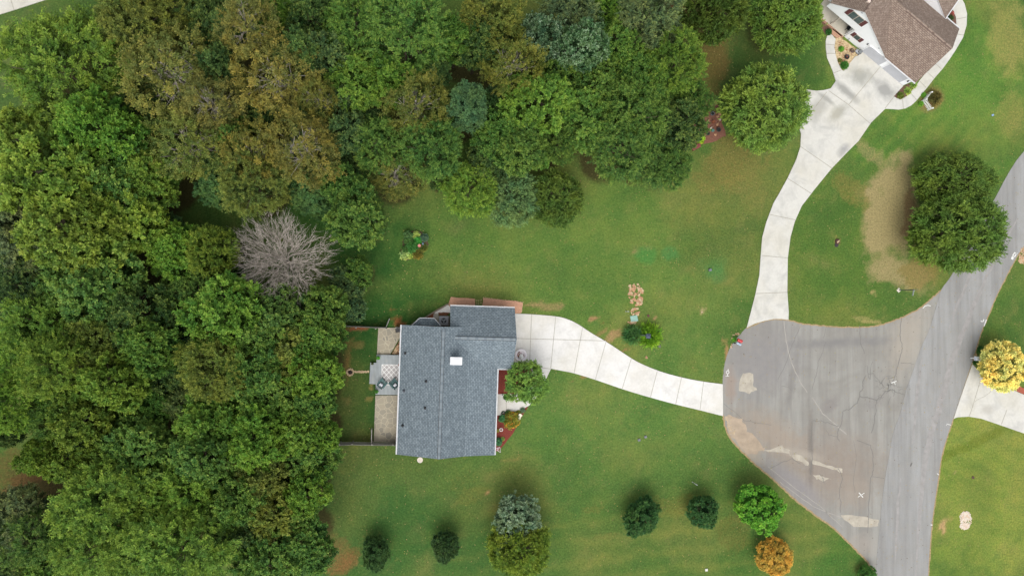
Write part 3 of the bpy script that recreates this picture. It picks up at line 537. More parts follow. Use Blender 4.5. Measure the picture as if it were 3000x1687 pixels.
# landmarks used to say which tree is meant
LMK = [('the bare grey tree', (838, 763)), ('the top-left driveway', (60, 20)), ('the tall teal tree', (1371, 298)), ('the stone fire pit', (1026, 1090)), ('the lower fence end', (990, 1298)),
       ('the brown soil patch', (95, 1430)), ('the red bench', (2050, 380)), ('the bottom-left corner', (0, 1687)), ('the silver-tipped trees', (1640, 135))]
used = {}
NUM = 'zero one two three four five six seven eight nine ten eleven twelve thirteen fourteen fifteen sixteen seventeen eighteen nineteen twenty'.split()
NUM += ['twenty-' + n for n in NUM[1:10]] + ['thirty'] + ['thirty-' + n for n in NUM[1:10]] + ['forty']
def where(px, py, desc):
    for nm, (mx_, my_) in sorted(LMK, key=lambda m: hypot(m[1][0] - px, m[1][1] - py)):
        dx, dy = round((px - mx_) / 28), round((py - my_) / 28)
        if abs(dx) + abs(dy) < 2 or abs(dx) > 38 or abs(dy) > 38: continue
        a = '' if not dx else NUM[abs(dx)] + ' metres ' + ('left' if dx < 0 else 'right'); b_ = '' if not dy else NUM[abs(dy)] + ('' if dx else ' metres') + (' up' if dy < 0 else ' down')
        lab = desc + ' ' + a + (' and ' if a and b_ else '') + b_ + ' from ' + nm
        if lab not in used and len(lab.split()) <= 16: used[lab] = 1; return lab
    return desc
NAMES = dict(b='broadleaf_tree', f='broadleaf_tree', s='broadleaf_tree', c='cedar_tree', t='evergreen_tree')
for i, (a, b_, r, h, k, c) in enumerate(WOODS):
    pos, rm = WPOS[i]; lab = where(a, b_, WORD[c] + ' ' + KIND[k])
    if c == 'te' and k == 't': lab = 'tall narrow teal tree with dense rounded foliage, standing up out of the wood'
    put_tree('v' if c == 'sv' else k, pos[0], pos[1], rm * 1.02, h * (1.0 + .06 * ((i * 7) % 5 - 2)), PAL[c], lab, 'tree', NAMES[k], None, i, leafk=.82, mat=('rust' if (k != 's' and c in ('ob',)) else None))
# understorey filling the dark gaps
fq = random.Random(11); cnt = 0
wxy = [(p[0], p[1], r) for p, r in WPOS]
for i in range(900):
    if cnt >= 34: break
    px, py = fq.uniform(0, 2020), fq.uniform(0, 1680)
    q = P(px, py, 5)
    cl = min(hypot(q[0] - x, q[1] - y) / r for x, y, r in wxy)
    nb = sum(1 for x, y, r in wxy if hypot(q[0] - x, q[1] - y) < r * 1.7)
    if cl < .72 or nb < 3 or cl > 1.25: continue
    if (py > 560 and px > 960) or (px < 110 and 1330 < py < 1500) or (1280<px<1900 and py>470) or (px < 150 and py < 420): continue
    r = fq.uniform(1.5, 2.6); h = fq.uniform(5.5, 8.5); c = fq.choice(['dg', 'bg', 'dg', 'gr']); lab = where(px, py, 'low ' + WORD[c] + ' tree')
    cnt += 1; wxy.append((q[0], q[1], r))
    put_tree('b', q[0], q[1], r, h, PAL[c], lab, 'tree', 'understorey_tree', 'low trees under the wood', cnt, mat='plainl')

# lawn trees
def at(px, py, h): q = P(px, py, h * .5); return q[0], q[1]
def lawn_tree(key, px, py, rpx, h, colour, label, cat, name, **k):
    x, y = at(px, py, h); r = rpx * (H - h * .5) / F * (1.0 + max(0, (px - 1500)) / 1500 * .12); return put_tree(key, x, y, r, h, colour, label, cat, name, **k)
lawn_tree('c', 2236, 318, 114, 8, PAL['ce'], 'large round green cedar on the lawn left of the brown-roofed house driveway', 'cedar', 'cedar_tree')
lawn_tree('c', 2794, 530, 104, 5, (84, 108, 44), 'dark olive cedar, upper of the touching pair beside the street', 'cedar', 'cedar_tree', var=1, rz=0, sx=1.08, sy=.72)
lawn_tree('c', 2800, 682, 124, 7, (98, 122, 46), 'wide dark green cedar overhanging the street, lower of the touching pair', 'cedar', 'cedar_tree', var=0, rz=0, sx=1.1, sy=.84)
lawn_tree('f', 1375, 560, 78, 8, (104, 134, 44), 'yellow-green leafy tree, leftmost of the row of three on the upper lawn', 'tree', 'broadleaf_tree', var=1)
lawn_tree('c', 1496, 578, 76, 6.5, (112, 140, 88), 'pale grey-green cedar, middle of the row of three on the upper lawn', 'cedar', 'cedar_tree', var=1)
lawn_tree('c', 1624, 584, 76, 5.5, (92, 112, 44), 'olive green cedar, rightmost of the row of three on the upper lawn', 'cedar', 'cedar_tree', var=0)
lawn_tree('w', 1540, 1120, 60, 4.6, (112, 142, 66), 'small leafy green tree in red mulch beside the front walk', 'tree', 'ornamental_tree')
lawn_tree('y', 2934, 1074, 70, 4.6, PAL['ye'], 'round golden yellow tree beside the white mailbox', 'tree', 'ornamental_tree', leafk=1.25)
lawn_tree('d', 1100, 1620, 37, 3.6, PAL['dk'], 'small dark round tree, lower left on the lawn nearest the wood', 'small tree', 'ornamental_tree', rz=.1, sy=1.25)
lawn_tree('d', 1306, 1598, 38, 3.6, PAL['dk'], 'small dark oval tree between the silvery tree and the leftmost dark one', 'small tree', 'ornamental_tree', var=1, rz=-.1, sy=1.2)
lawn_tree('d', 1878, 1514, 52, 3.6, (54, 90, 48), 'largest dark round tree on the lower lawn, right of the silvery tree', 'small tree', 'ornamental_tree', rz=-.7, sx=.9, sy=1.12)
lawn_tree('d', 2056, 1498, 47, 3.4, (54, 90, 48), 'dark round tree on the lower lawn just left of the bright green tree', 'small tree', 'ornamental_tree', var=1)
lawn_tree('v', 1512, 1520, 74, 5.5, (96, 118, 80), 'silver-grey leafy tree standing at the top of the yellow-green tree', 'tree', 'broadleaf_tree')
lawn_tree('c', 1520, 1598, 80, 6.5, (104, 124, 40), 'yellow-green feathery tree on the lower lawn beneath the silver-grey one', 'tree', 'broadleaf_tree', var=1, mat='green')
lawn_tree('m', 2228, 1484, 80, 4.6, (94, 150, 44), 'bright green tree with clustered leaf tips beside the turning circle', 'tree', 'ornamental_tree')
lawn_tree('y', 2268, 1629, 52, 3.2, PAL['og'], 'small orange-brown tree below the bright clustered green tree', 'small tree', 'ornamental_tree', mat='rust')
lawn_tree('d', 2540, 1682, 26, 1.6, (70, 120, 46), 'small green shrub at the bottom edge beside the turning circle tip', 'shrub', 'shrub')

# bare tree
def bare_tree(px, py, r, h):
    q = np.random.RandomState(4); m = MB()
    def dome(n, rf, zf, off, jt):
        i = np.arange(n) + .5; rad = rf * r * np.sqrt(i / n); ph = i * 2.39996 + off + q.normal(scale=.12, size=n); rad = rad * (1 + q.normal(scale=jt, size=n) + .09 * np.sin(ph * 3 + 1) + .07 * np.sin(ph * 5))
        z = h * (.42 + zf * np.sqrt(np.clip(1.02 - (rad / (r * rf * 1.05)) ** 2 * .8, .04, 1))) + q.normal(scale=.25, size=n)
        return np.column_stack([rad * np.cos(ph), rad * np.sin(ph), z])
    T1 = dome(13, .42, .16, .3, .1); T2 = dome(80, .74, .34, 1.1, .06); T3 = dome(430, .93, .5, 2.0, .05); c0 = np.array([0, .1, h * .36])
    def link(a, b_, r0, r1, bend, seg):
        d = b_ - a; L_ = np.linalg.norm(d); o = q.normal(size=3) * L_ * bend; k = 5; pts = [a + d * f + o * sin(pi * f) + np.array([0, 0, -.06 * L_]) * sin(pi * f) for f in np.linspace(0, 1, k)]
        m.tube(pts, list(np.linspace(r0, r1, k)), seg, cap=False); return pts
    m.tube([(0, 0, -.1), (.05, 0, h * .2), c0], [.28, .22, .17], 7)
    P1 = [link(c0 + np.array([0, 0, q.uniform(-.6, .3)]), t_, .085, .05, .06, 5) for t_ in T1]
    par2 = [int(np.argmin(np.linalg.norm((T1 - t_ * np.array([.55, .55, .8])) * [1, 1, .3], axis=1))) for t_ in T2]
    P2 = []
    for t_, p_ in zip(T2, par2): s0 = P1[p_][q.randint(2, 5)]; P2.append(link(s0, t_, .033, .018, .07, 4))
    for t_ in T3:
        p_ = int(np.argmin(np.linalg.norm((T2 - t_ * np.array([.8, .8, .9])) * [1, 1, .3], axis=1))); s0 = P2[p_][q.randint(1, 5)]; pp = link(s0, t_, .017, .009, .08, 3)
        out = t_ - c0; out /= np.linalg.norm(out); d0 = (t_ - s0) / np.linalg.norm(t_ - s0) * .6 + out * .5
        for k in range(9):
            f = pp[q.randint(1, 5)]; d = d0 + q.normal(scale=.5, size=3); d /= np.linalg.norm(d); d[2] = max(d[2], -.2); e_ = f + d * q.uniform(.35, .95); m.tube([f, (f + e_) / 2 + q.normal(scale=.03, size=3), e_], [.0095, .007, .004], 3, cap=False)
    x, y = P(px, py, h * .6)[:2]
    e = thing('bare_tree', (x, y, 0), 'leafless grey tree with a dense fan of bare twigs at the edge of the wood', 'tree')
    m.build('branches', bark_g, e, local=True); return len(m.f)
print('bare faces', bare_tree(826, 764, 4.9, 11))

# ------------------------------------------------------------------ small plants
def leafblob(name, px, py, r, h, colour, label=None, cat='plant', kind='shrub', parent=None, mat='plainl', flowers=None, z=0.0, group=None, k=.95):
    x, y, _ = xy(px, py, h * .5 + z)
    a = dict(shrub=dict(tufts=26, tr=r * .2, sprays=9, leaves=6, ll=r * .26, lw=r * .13, slen=r * .35, lobe=.15, fill=.4),
             hosta=dict(tufts=14, tr=r * .1, sprays=8, leaves=3, ll=r * .42, lw=r * .24, slen=r * .3, lobe=.1, fill=.3),
             grass=dict(tufts=30, tr=r * .05, sprays=7, leaves=5, ll=r * .5, lw=r * .06, slen=r * .6, lobe=.1, fill=.6, along=.97, droop=.35))[kind]
    rr = r * .72
    cm, C, cz = crown_mesh(name, LM[mat], int(px * 7 + py), rr, h, 0.0, **a)
    o = bpy.data.objects.new(name, cm); COL.objects.link(o); c = lin(colour, k); o.color = (*c, 1)
    if parent is not None: o.parent = parent; pl = parent.location; o.location = (x - pl[0], y - pl[1], z - pl[2])
    else: o.location = (x, y, z)
    if label: tag(o, label, cat, group)
    if flowers:
        col_, nfl, sz = flowers; m = MB(); q = random.Random(int(px))
        for i in range(nfl):
            a_ = q.uniform(0, 6.28); u = sqrt(q.random()) * r; zz = h * sqrt(max(0, 1 - (u / r) ** 2 * .8)) + .04; cx_, cy_ = u * cos(a_), u * sin(a_)
            m.lathe([(sz * .4, -.01), (sz, .0), (sz * .3, .015)], (cx_, cy_, zz), 6)
        m.build('flowers', plain('petals_%d_%d_%d' % col_, col_, .7, .25, 20), o, local=True)
    return o
BR = 'mulch_brown'
mul_red = plain('mulch_red', (140, 62, 50), .95, .35, 9, bumps=.5); mul_br = plain(BR, (120, 88, 72), .95, .3, 8, bumps=.5)
soil_red = plain('garden_soil', (136, 92, 74), .95, .25, 5, bumps=.4); brick_m = plain('terracotta_clay', (222, 170, 138), .9, .2, 5, bumps=.3)
stone_m = plain('pale_stone', (212, 186, 148), .9, .25, 3); stone_w = plain('white_stone', (232, 222, 206), .9, .15, 4); rock_m = plain('tan_rock', (196, 152, 116), .9, .3, 3)
dark_m = plain('black_metal', (44, 46, 50), .5, .2); grey_m = plain('grey_paint', (176, 180, 186), .6, .12); wht = plain('white_paint', (244, 244, 242), .5, .05, k=.85)
wood_g = plain('weathered_wood', (184, 180, 172), .85, .25, 7); glass_m = plain('window_glass', (70, 92, 92), .15, .2, 1.5)
def bed(px_poly, mat, z, name='planting_bed', label=None, cat='garden bed', jitter=.1, seed=1, th=None):
    q = PP(px_poly); m = MB(); pl = jit(q + [q[0]], jitter, 3, seed)[:-1] if jitter else q; m.prism(pl, 0, z, bottom=False)
    o = m.build(name, mat, origin=(*pl[0], 0)); return tag(o, label, cat)

# ------------------------------------------------------------------ grey-roofed house
def shingles(name, c1, c2, dark):
    m, t, b = newmat(name); uv = N(t, 'ShaderNodeUVMap'); bt = N(t, 'ShaderNodeTexBrick'); t.links.new(uv.outputs[0], bt.inputs['Vector'])
    bt.inputs['Scale'].default_value = 1; bt.inputs['Brick Width'].default_value = .36; bt.inputs['Row Height'].default_value = .18; bt.inputs['Mortar Size'].default_value = .03; bt.inputs['Mortar Smooth'].default_value = .3  # mortar lines paint the shadow line under each shingle course
    bt.inputs['Bias'].default_value = -.1; bt.inputs['Color1'].default_value = (*lin(c1), 1); bt.inputs['Color2'].default_value = (*lin(c2), 1); bt.inputs['Mortar'].default_value = (*lin(dark), 1)
    wn = N(t, 'ShaderNodeTexWhiteNoise'); mp = N(t, 'ShaderNodeVectorMath', operation='SNAP'); t.links.new(uv.outputs[0], mp.inputs[0]); mp.inputs[1].default_value = (.18, .18, 1); t.links.new(mp.outputs[0], wn.inputs['Vector'])
    c = mixc(t, ramp(t, wn.outputs['Value'], .72, .8, 0, .34), bt.outputs['Color'], lin(dark)); c = mixc(t, ramp(t, wn.outputs['Value'], .2, .12, 0, .35), c, tuple(x * 1.35 for x in lin(c1)))
    n = noise(t, .35, 4, geopos(t)); c = mixc(t, ramp(t, n, .35, .7, 0, .3), c, mixc(t, 1.0, c, (.9, .93, .96), 'MULTIPLY')); n2 = noise(t, 30, 2, geopos(t)); c = mixc(t, ramp(t, n2, .3, .7, 0, .18), c, (.03, .03, .03))
    t.links.new(c, b.inputs['Base Color']); b.inputs['Roughness'].default_value = .9; bump(t, b, bt.outputs['Fac'], -.5, .02); return m
sh_grey = shingles('grey_shingles', (140, 153, 160), (125, 139, 147), (88, 101, 110)); sh_cap = plain('ridge_shingle', (140, 151, 157), .9, .1, 12); sh_cap2 = plain('ridge_shingle_dark', (124, 136, 144), .9, .1, 12)
sh_brown = shingles('brown_shingles', (162, 144, 130), (144, 124, 110), (112, 92, 80)); sh_capb = plain('brown_ridge_shingle', (158, 140, 126), .9, .1, 12)
def roofface(m, pts, eave, mi=0, th=.14):
    """pts counter-clockwise seen from above, eave = direction along the courses"""
    p = [np.array(q, float) for q in pts]; e = np.array(eave, float); e /= np.linalg.norm(e); n = np.cross(p[1] - p[0], p[2] - p[0]); n /= np.linalg.norm(n)
    if n[2] < 0: p = p[::-1]; n = -n
    s_ = np.cross(n, e); uv = [(float(np.dot(q, e)), float(np.dot(q, s_))) for q in p]
    m.face(p, mi, uv); lo = [q - np.array([0, 0, th]) for q in p]; m.face(lo[::-1], 1)
    for i in range(len(p)): j = (i + 1) % len(p); m.face([lo[i], lo[j], p[j], p[i]], 1)
def capstrip(m, a, b_, w_, sl1, sl2, z=.03, seg=.3):
    a = np.array(a, float); b_ = np.array(b_, float); d = b_ - a; Ln = np.linalg.norm(d); d /= Ln; sd = np.cross(d, (0, 0, 1)); sd /= np.linalg.norm(sd)
    n = int(Ln / seg)
    for i in range(n):
        p = a + d * i * seg; q = a + d * min(Ln, (i + 1) * seg + .03); lift = np.array([0, 0, z + .012 * (i % 2)])
        for s_, sl in ((1, sl1), (-1, sl2)):
            o = sd * s_ * w_ / 2 - np.array([0, 0, sl * w_ / 2]); f = [p + lift, q + lift, q + o + lift, p + o + lift]
            if s_ > 0: f = f[::-1]
            c = rng.uniform(0, 50); m.face(f, i % 3, [(c, c), (c + .1, c), (c + .1, c + .1), (c, c + .1)])
            ed = sd * s_ * .05 - np.array([0, 0, sl * .05 - .004 + z]); g1, g2 = p + o + lift, q + o + lift; fe = [g1 + ed + [0, 0, .0], g2 + ed, g2 - [0, 0, z], g1 - [0, 0, z]]; m.face(fe if s_ < 0 else fe[::-1], 3)
            e = [f_ - np.array([0, 0, z + .02]) for f_ in (p + o + lift, q + o + lift)]; m.face([p + o + lift, q + o + lift, e[1], e[0]], 3)
hx, hy = -1.28, -15.98; HR = radians(-1.95)
house = thing('house', (hx, hy, 0), 'house with grey shingle roof and white chimney cap at the centre, beside the wood', 'house', rz=HR)
W1, L1, RU, RZ, EZ, KU, KZ = 10.22, 13.44, 4.28, 5.05, 2.82, 7.05, 3.5
trim = plain('gutter_white', (236, 238, 240), .5, .06); brickw = plain('house_brick', (150, 106, 88), .9, .25, 6); siding = plain('white_siding', (240, 242, 244), .6, .03, 1.5, k=.88)
m = MB()
roofface(m, [(0, 0, EZ), (RU, 0, RZ), (RU, L1, RZ), (0, L1, EZ)], (0, 1, 0)); roofface(m, [(RU, 0, RZ), (KU, 0, KZ), (KU, L1, KZ), (RU, L1, RZ)], (0, 1, 0))
roofface(m, [(KU, 0, KZ), (W1, 0, EZ), (W1, 9.16, EZ), (W1, L1 - 1, EZ), (KU, L1 - 1, KZ)], (0, 1, 0))
WU0, WU1, WV0, WV1, WR, WRZ = 5.0, 11.85, 9.12, 15.58, 12.35, 4.42
roofface(m, [(WU0, WV1, EZ), (WU0, WR, WRZ), (WU1 + .1, WR, WRZ), (WU1, WV1, EZ)], (1, 0, 0)); roofface(m, [(WU0, WR, WRZ), (W1 - .9, WV0, EZ + .0), (WU1, WV0, EZ), (WU1 + .1, WR, WRZ)], (1, 0, 0))
roof = m.build('roof', [sh_grey, trim], house, local=True)
m = MB(); capstrip(m, (RU, .02, RZ), (RU, L1 - .02, RZ), .28, .52, .52); m.build('ridge_cap', [sh_cap, sh_cap2, sh_cap, dark_m], roof, local=True)
m = MB(); capstrip(m, (5.5, WR, WRZ), (WU1 + .05, WR, WRZ), .28, .48, .48); m.build('ridge_cap', [sh_cap, sh_cap2, sh_cap, dark_m], roof, local=True)
m = MB()   # walls
m.prism([(.35, .35), (W1 - .4, .35), (W1 - .4, L1 - .35), (.35, L1 - .35)], 0, 2.66)
m.prism([(5.3, 9.5), (11.45, 9.5), (11.45, 15.2), (5.3, 15.2)], 0, 2.66)
for v0 in (.35, L1 - .55): 
    v1 = v0 + .2; a = [(.4, v0, 2.6), (RU, v0, RZ - .17), (KU, v0, KZ - .17), (W1 - .5, v0, 2.62)]; b2 = [(x, v1, z) for x, _, z in a]
    m.face(a[::-1]) ; m.face(b2); m.face([a[0], a[1], b2[1], b2[0]]); m.face([a[1], a[2], b2[2], b2[1]])
for u0 in (5.3, 11.25):
    a = [(u0, 9.5, 2.6), (u0, WR, WRZ - .16), (u0, 15.2, 2.6)]; b2 = [(u0 + .2, y, z) for _, y, z in a]; m.face(a); m.face(b2[::-1]); m.face([a[0], a[1], b2[1], b2[0]]); m.face([a[1], a[2], b2[2], b2[1]])
wall = m.build('wall', brickw, house, local=True)
def pane(parent, c, d, rz, nm='window', fm=wht, gm_=glass_m):
    f = MB(); f.box(c, d, rz); fo = f.build(nm, fm, parent, local=True); g_ = MB(); k = 1.0
    g_.box((c[0] + .03 * cos(rz - pi / 2), c[1] + .03 * sin(rz - pi / 2), c[2] + .08), (d[0] - .16, d[1], d[2] - .16), rz); g_.build('glass', gm_, fo, local=True); return fo
for u0, v0, rz in [(2.2, .33, 0), (5.6, .33, 0), (9.84, 2.4, pi / 2), (9.84, 6.0, pi / 2), (.33, 2.2, -pi / 2), (.33, 10.6, -pi / 2)]: pane(house, (u0, v0, 1.0), (1.1, .08, 1.25), rz)
m = MB(); m.box((11.47, 12.35, 0), (.06, 4.6, 2.15)); gd = m.build('garage_door', siding, house, local=True)
m = MB(); m.box((.32, 6.6, .42), (.07, 1.8, 2.05)); m.build('patio_door', glass_m, house, local=True)
m = MB(); m.box((9.85, 4.3, .1), (.07, 1.0, 2.05)); m.build('front_door', plain('door_red', (120, 60, 50), .5), house, local=True)
for nm, a, b_ in (('w', (-.06, 0, EZ - .07), (-.06, L1, EZ - .07)), ('e', (W1 + .06, 0, EZ - .07), (W1 + .06, 9.1, EZ - .07)), ('n', (WU0, WV1 + .06, EZ - .07), (WU1, WV1 + .06, EZ - .07)), ('s', (W1 + .15, WV0 - .06, EZ - .07), (WU1 - .1, WV0 - .06, EZ - .07))):
    m = MB(); a = np.array(a); b_ = np.array(b_); d = (b_ - a) / np.linalg.norm(b_ - a); sd = np.array([d[1], -d[0], 0]) * .055
    m.beam(a + sd, b_ + sd, .02, .12); m.beam(a - sd, b_ - sd, .02, .12); m.beam(a + np.array([0, 0, -.05]), b_ + np.array([0, 0, -.05]), .12, .02); m.build('gutter', trim, house, local=True)
# bay
def hl(px, py, z):   # house-local position
    q = P(px, py, z); dx, dy = q[0] - hx, q[1] - hy; return (dx * cos(-HR) - dy * sin(-HR), dx * sin(-HR) + dy * cos(-HR), z)
m = MB(); o1, o2, i1, i2 = hl(1229.8, 932.3, 2.3), hl(1271.8, 932.9, 2.3), hl(1207, 953.5, 2.3), hl(1291, 955, 2.3)
t1, t2 = (o1[0] + .15, L1 + .02, 2.75), (o2[0] - .15, L1 + .02, 2.75)
for ring in ([o1, o2, t2, t1], [i1, o1, t1], [o2, i2, t2]):
    e_ = np.array(ring[1]) - np.array(ring[0]); roofface(m, ring, e_, th=.05)
by = m.build('bay_roof', [sh_grey, trim], house, local=True)
m = MB(); pts = [i1, o1, o2, i2]
for a, b_ in zip(pts[:-1], pts[1:]): m.beam((a[0], a[1], 2.24), (b_[0], b_[1], 2.24), .14, .1)
m.build('gutter', trim, by, local=True)
m = MB(); m.prism([(i1[0] + .4, L1 - .3), (o1[0] + .2, o1[1] - .35), (o2[0] - .2, o2[1] - .35), (i2[0] - .4, L1 - .3)], 0, 2.2); bw = m.build('bay_wall', brickw, house, local=True)
# chimney
c = hl(1336.5, 1057.5, 5.7); m = MB(); m.box((c[0], c[1], 3.6), (1.02, .62, 1.95)); ch = m.build('chimney', siding, roof, local=True)
m = MB(); m.box((c[0], c[1], 5.55), (1.22, .8, .08)); m.box((c[0], c[1], 5.63), (1.14, .72, .05), 0, 0, .3); m.build('chimney_cap', trim, roof, local=True)
for px, py in [(1188, 1035), (1249, 1117), (1184, 1145), (1246, 1195), (1180, 1247)]:
    zz = 3.2 if px < 1200 else 4.3; q = hl(px, py, zz); rz_ = EZ + (RZ - EZ) * q[0] / RU; m = MB(); m.lathe([(.17, 0), (.13, .06), (.07, .1), (.065, .42), (.04, .42), (.04, .3)], (q[0], q[1], rz_ - .02), 12); m.build('vent_pipe', dark_m if px != 1184 else plain('vent_grey', (90, 94, 104), .5), roof, local=True)

# ------------------------------------------------------------------ patio, deck, furniture behind the grey house
m, t, b = newmat('flagstone'); p = geopos(t); vo = N(t, 'ShaderNodeTexVoronoi'); vo.inputs['Scale'].default_value = 1.75; t.links.new(p, vo.inputs['Vector'])
ve = N(t, 'ShaderNodeTexVoronoi', feature='DISTANCE_TO_EDGE'); ve.inputs['Scale'].default_value = 1.75; t.links.new(p, ve.inputs['Vector'])
sx_ = N(t, 'ShaderNodeSeparateColor'); t.links.new(vo.outputs['Color'], sx_.inputs[0])
c = mixc(t, sx_.outputs[0], lin((168, 162, 146)), lin((190, 180, 158))); c = mixc(t, ramp(t, sx_.outputs[1], .8, .85, 0, .7), c, lin((146, 142, 132))); c = mixc(t, ramp(t, noise(t, 6, 5, p), .3, .7, 0, .4), c, lin((176, 166, 144)))
c = mixc(t, ramp(t, ve.outputs['Distance'], .05, .02), c, lin((210, 200, 174))); t.links.new(c, b.inputs['Base Color']); b.inputs['Roughness'].default_value = .85; flag = m
q = MB(); q.prism(PP([(1108.3, 960), (1182, 960), (1174, 984), (1142.8, 1038.5), (1104.6, 1038.5)]), 0, .12, bottom=False); struct(q.build('patio', flag))
q = MB(); q.prism(PP([(1100, 1157.6), (1174, 1157.6), (1168, 1295.5), (1095, 1293)]), 0, .12, bottom=False); struct(q.build('patio', flag))
q = MB(); q.prism(PP([(1146, 1038), (1177, 985), (1185, 985), (1180, 1039)]), 0, .05, bottom=False); gb = random.Random(2)
for i in range(90):
    a = gb.random(); bb = gb.random(); X = P(1146 + 32 * (1 - a * bb), 1038 - 50 * (1 - a) * 1, 0); X = P(1150 + 28 * a, 1036 - 48 * a * bb, 0); q.rock((X[0], X[1], .05), gb.uniform(.05, .11), gb.choice([1, 1, 2]))
tag(q.build('gravel_bed', [plain('leafy_soil', (104, 64, 48), .95, .3, 8), stone_m, rock_m], origin=xy(1146, 1038)), 'triangular bed of brown and white pebbles between flagstone patio and house', 'gravel bed')
dm, t, b = newmat('deck_boards'); p = geopos(t, -HR); bt = N(t, 'ShaderNodeTexWave', wave_type='BANDS', bands_direction='X'); bt.inputs['Scale'].default_value = 2.2; t.links.new(p, bt.inputs['Vector'])
c = mixc(t, ramp(t, noise(t, 1.5, 4, p), .3, .7), lin((188, 196, 198)), lin((170, 178, 180))); c = mixc(t, ramp(t, noise(t, .5, 2, p), .55, .7, 0, .5), c, lin((196, 186, 162))); c = mixc(t, ramp(t, bt.outputs['Fac'], .16, .04), c, lin((110, 114, 116)))
t.links.new(c, b.inputs['Base Color']); b.inputs['Roughness'].default_value = .7
deck = thing('deck', xy(1103, 1155), 'grey board deck with a lower step between two flagstone patios', 'deck')
DZ = .42
q = MB(); q.prism(PP([(1103.7, 1039), (1182, 1040), (1177, 1156.5), (1100, 1155.4)], DZ), .34, DZ); q.build('deck_floor', dm, deck)
q = MB(); q.prism(PP([(1105, 1040), (1180, 1041), (1175, 1155), (1101.5, 1154)], .3), 0, .338); q.build('deck_base', wood_g, deck)
q = MB(); q.prism(PP([(1084.9, 1062), (1103.4, 1062.5), (1101.2, 1125), (1082, 1124)], .2), 0, .2); q.build('step', dm, deck)
# rug
rug = thing('outdoor_rug', xy(1119, 1128, DZ), 'pale grey outdoor rug with white diamond lattice on the deck', 'rug')
A_, B_, C_, D_ = [np.array(P(*c, DZ + .01)[:2]) for c in ((1119, 1067.6), (1176, 1068.5), (1171, 1128.5), (1117.5, 1127))]
q = MB(); q.prism([tuple(A_), tuple(B_), tuple(C_), tuple(D_)], DZ + .002, DZ + .012); q.build('rug_body', plain('rug_grey', (196, 192, 190), .95, .06, 9), rug)
q = MB(); nu, nv = 4.0, 4.0
def rp(s_, t_): z_ = A_ * (1 - s_) * (1 - t_) + B_ * s_ * (1 - t_) + C_ * s_ * t_ + D_ * (1 - s_) * t_; return (float(z_[0]), float(z_[1]))
for k in range(-4, 9):
    for sg in (1, -1):
        pts = []
        for s_ in np.linspace(0, 1, 21):
            t_ = (k / 4.0 + sg * s_) if sg > 0 else (k / 4.0 - s_)
            if -1e-6 <= t_ <= 1 + 1e-6: pts.append(rp(s_, min(1, max(0, t_))))
        if len(pts) > 1: q.ribbon(pts, .05, DZ + .016 + (.002 if sg > 0 else 0))
q.ribbon([rp(0, 0), rp(1, 0), rp(1, 1), rp(0, 1), rp(0, 0)], .06, DZ + .021); q.build('lattice', wht, rug)
# chairs
teal = plain('teal_paint', (40, 96, 96), .5, .15)
def deck_chair(px, py, face, lab):
    x, y, _ = xy(px, py, DZ + .5); e = thing('adirondack_chair', (x, y, DZ + .012), lab, 'chair', 'teal chairs on the deck', face)
    q = MB()
    for k in range(5): q.beam((-.25 + .125 * k, -.22, .24), (-.25 + .125 * k, .36, .38), .1, .025)
    q.build('seat', teal, e, local=True); q = MB()
    for k in range(5): q.beam((-.25 + .125 * k, -.2, .26), (-.29 + .145 * k, -.55, .92 - .035 * abs(k - 2) ** 2), .105, .025)
    q.build('backrest', teal, e, local=True)
    for s_ in (-1, 1):
        q = MB(); q.beam((s_ * .36, -.38, .55), (s_ * .36, .42, .57), .13, .03); q.build('armrest', teal, e, local=True)
        q = MB(); q.box((s_ * .33, .34, 0), (.05, .1, .55)); q.build('leg', teal, e, local=True); q = MB(); q.beam((s_ * .3, .32, .3), (s_ * .3, -.5, .03), .04, .1); q.build('leg', teal, e, local=True)
    pl_ = MB(); pl_.box((0, 0, 0), (.4, .4, .11), 0, 0, .82); po = pl_.build('cushion', plain('pillow_white', (226, 228, 236), .9, .08), origin=None); po.location = (x + .25 * sin(face) * 1, y - .25 * cos(face) * 1, DZ + .48); po.rotation_euler = (.35, 0, face + .12); tag(po, 'white square cushion lying on the %s teal chair' % lab.split()[0], 'cushion', 'white cushions on the deck chairs')
deck_chair(1120.5, 1122.5, radians(-42), 'left teal slatted chair with white cushion on the deck corner of the rug')
deck_chair(1153.5, 1123, radians(40), 'right teal slatted chair with white cushion, nearer the house')
def potplant(px, py, r, h, col, lab, z=0.0, pot=(90, 80, 74)):
    x, y, _ = xy(px, py, z + h); e = thing('potted_plant', (x, y, z), lab, 'potted plant')
    q = MB(); q.lathe([(r * .5, 0), (r * .75, h * .6), (r * .8, h * .62), (r * .6, h * .6)], (x, y, z), 12); q.build('pot', plain('pot_%d' % pot[0], pot, .7), e)
    leafblob('foliage', px, py, r, h * .6, col, parent=e, z=z + h * .5)
potplant(1108.3, 1048.3, .19, .4, (96, 160, 60), 'small bright green potted plant at the upper left deck corner', DZ)
potplant(1102.8, 1147, .2, .4, (84, 140, 56), 'green potted plant at the lower left deck corner', DZ)
potplant(1091, 1064.8, .14, .28, (84, 90, 50), 'little dark potted plant on the deck step', .2)
potplant(1170.5, 1069, .15, .4, (150, 84, 66), 'small reddish potted plant by the eave on the deck', DZ, (130, 74, 58))
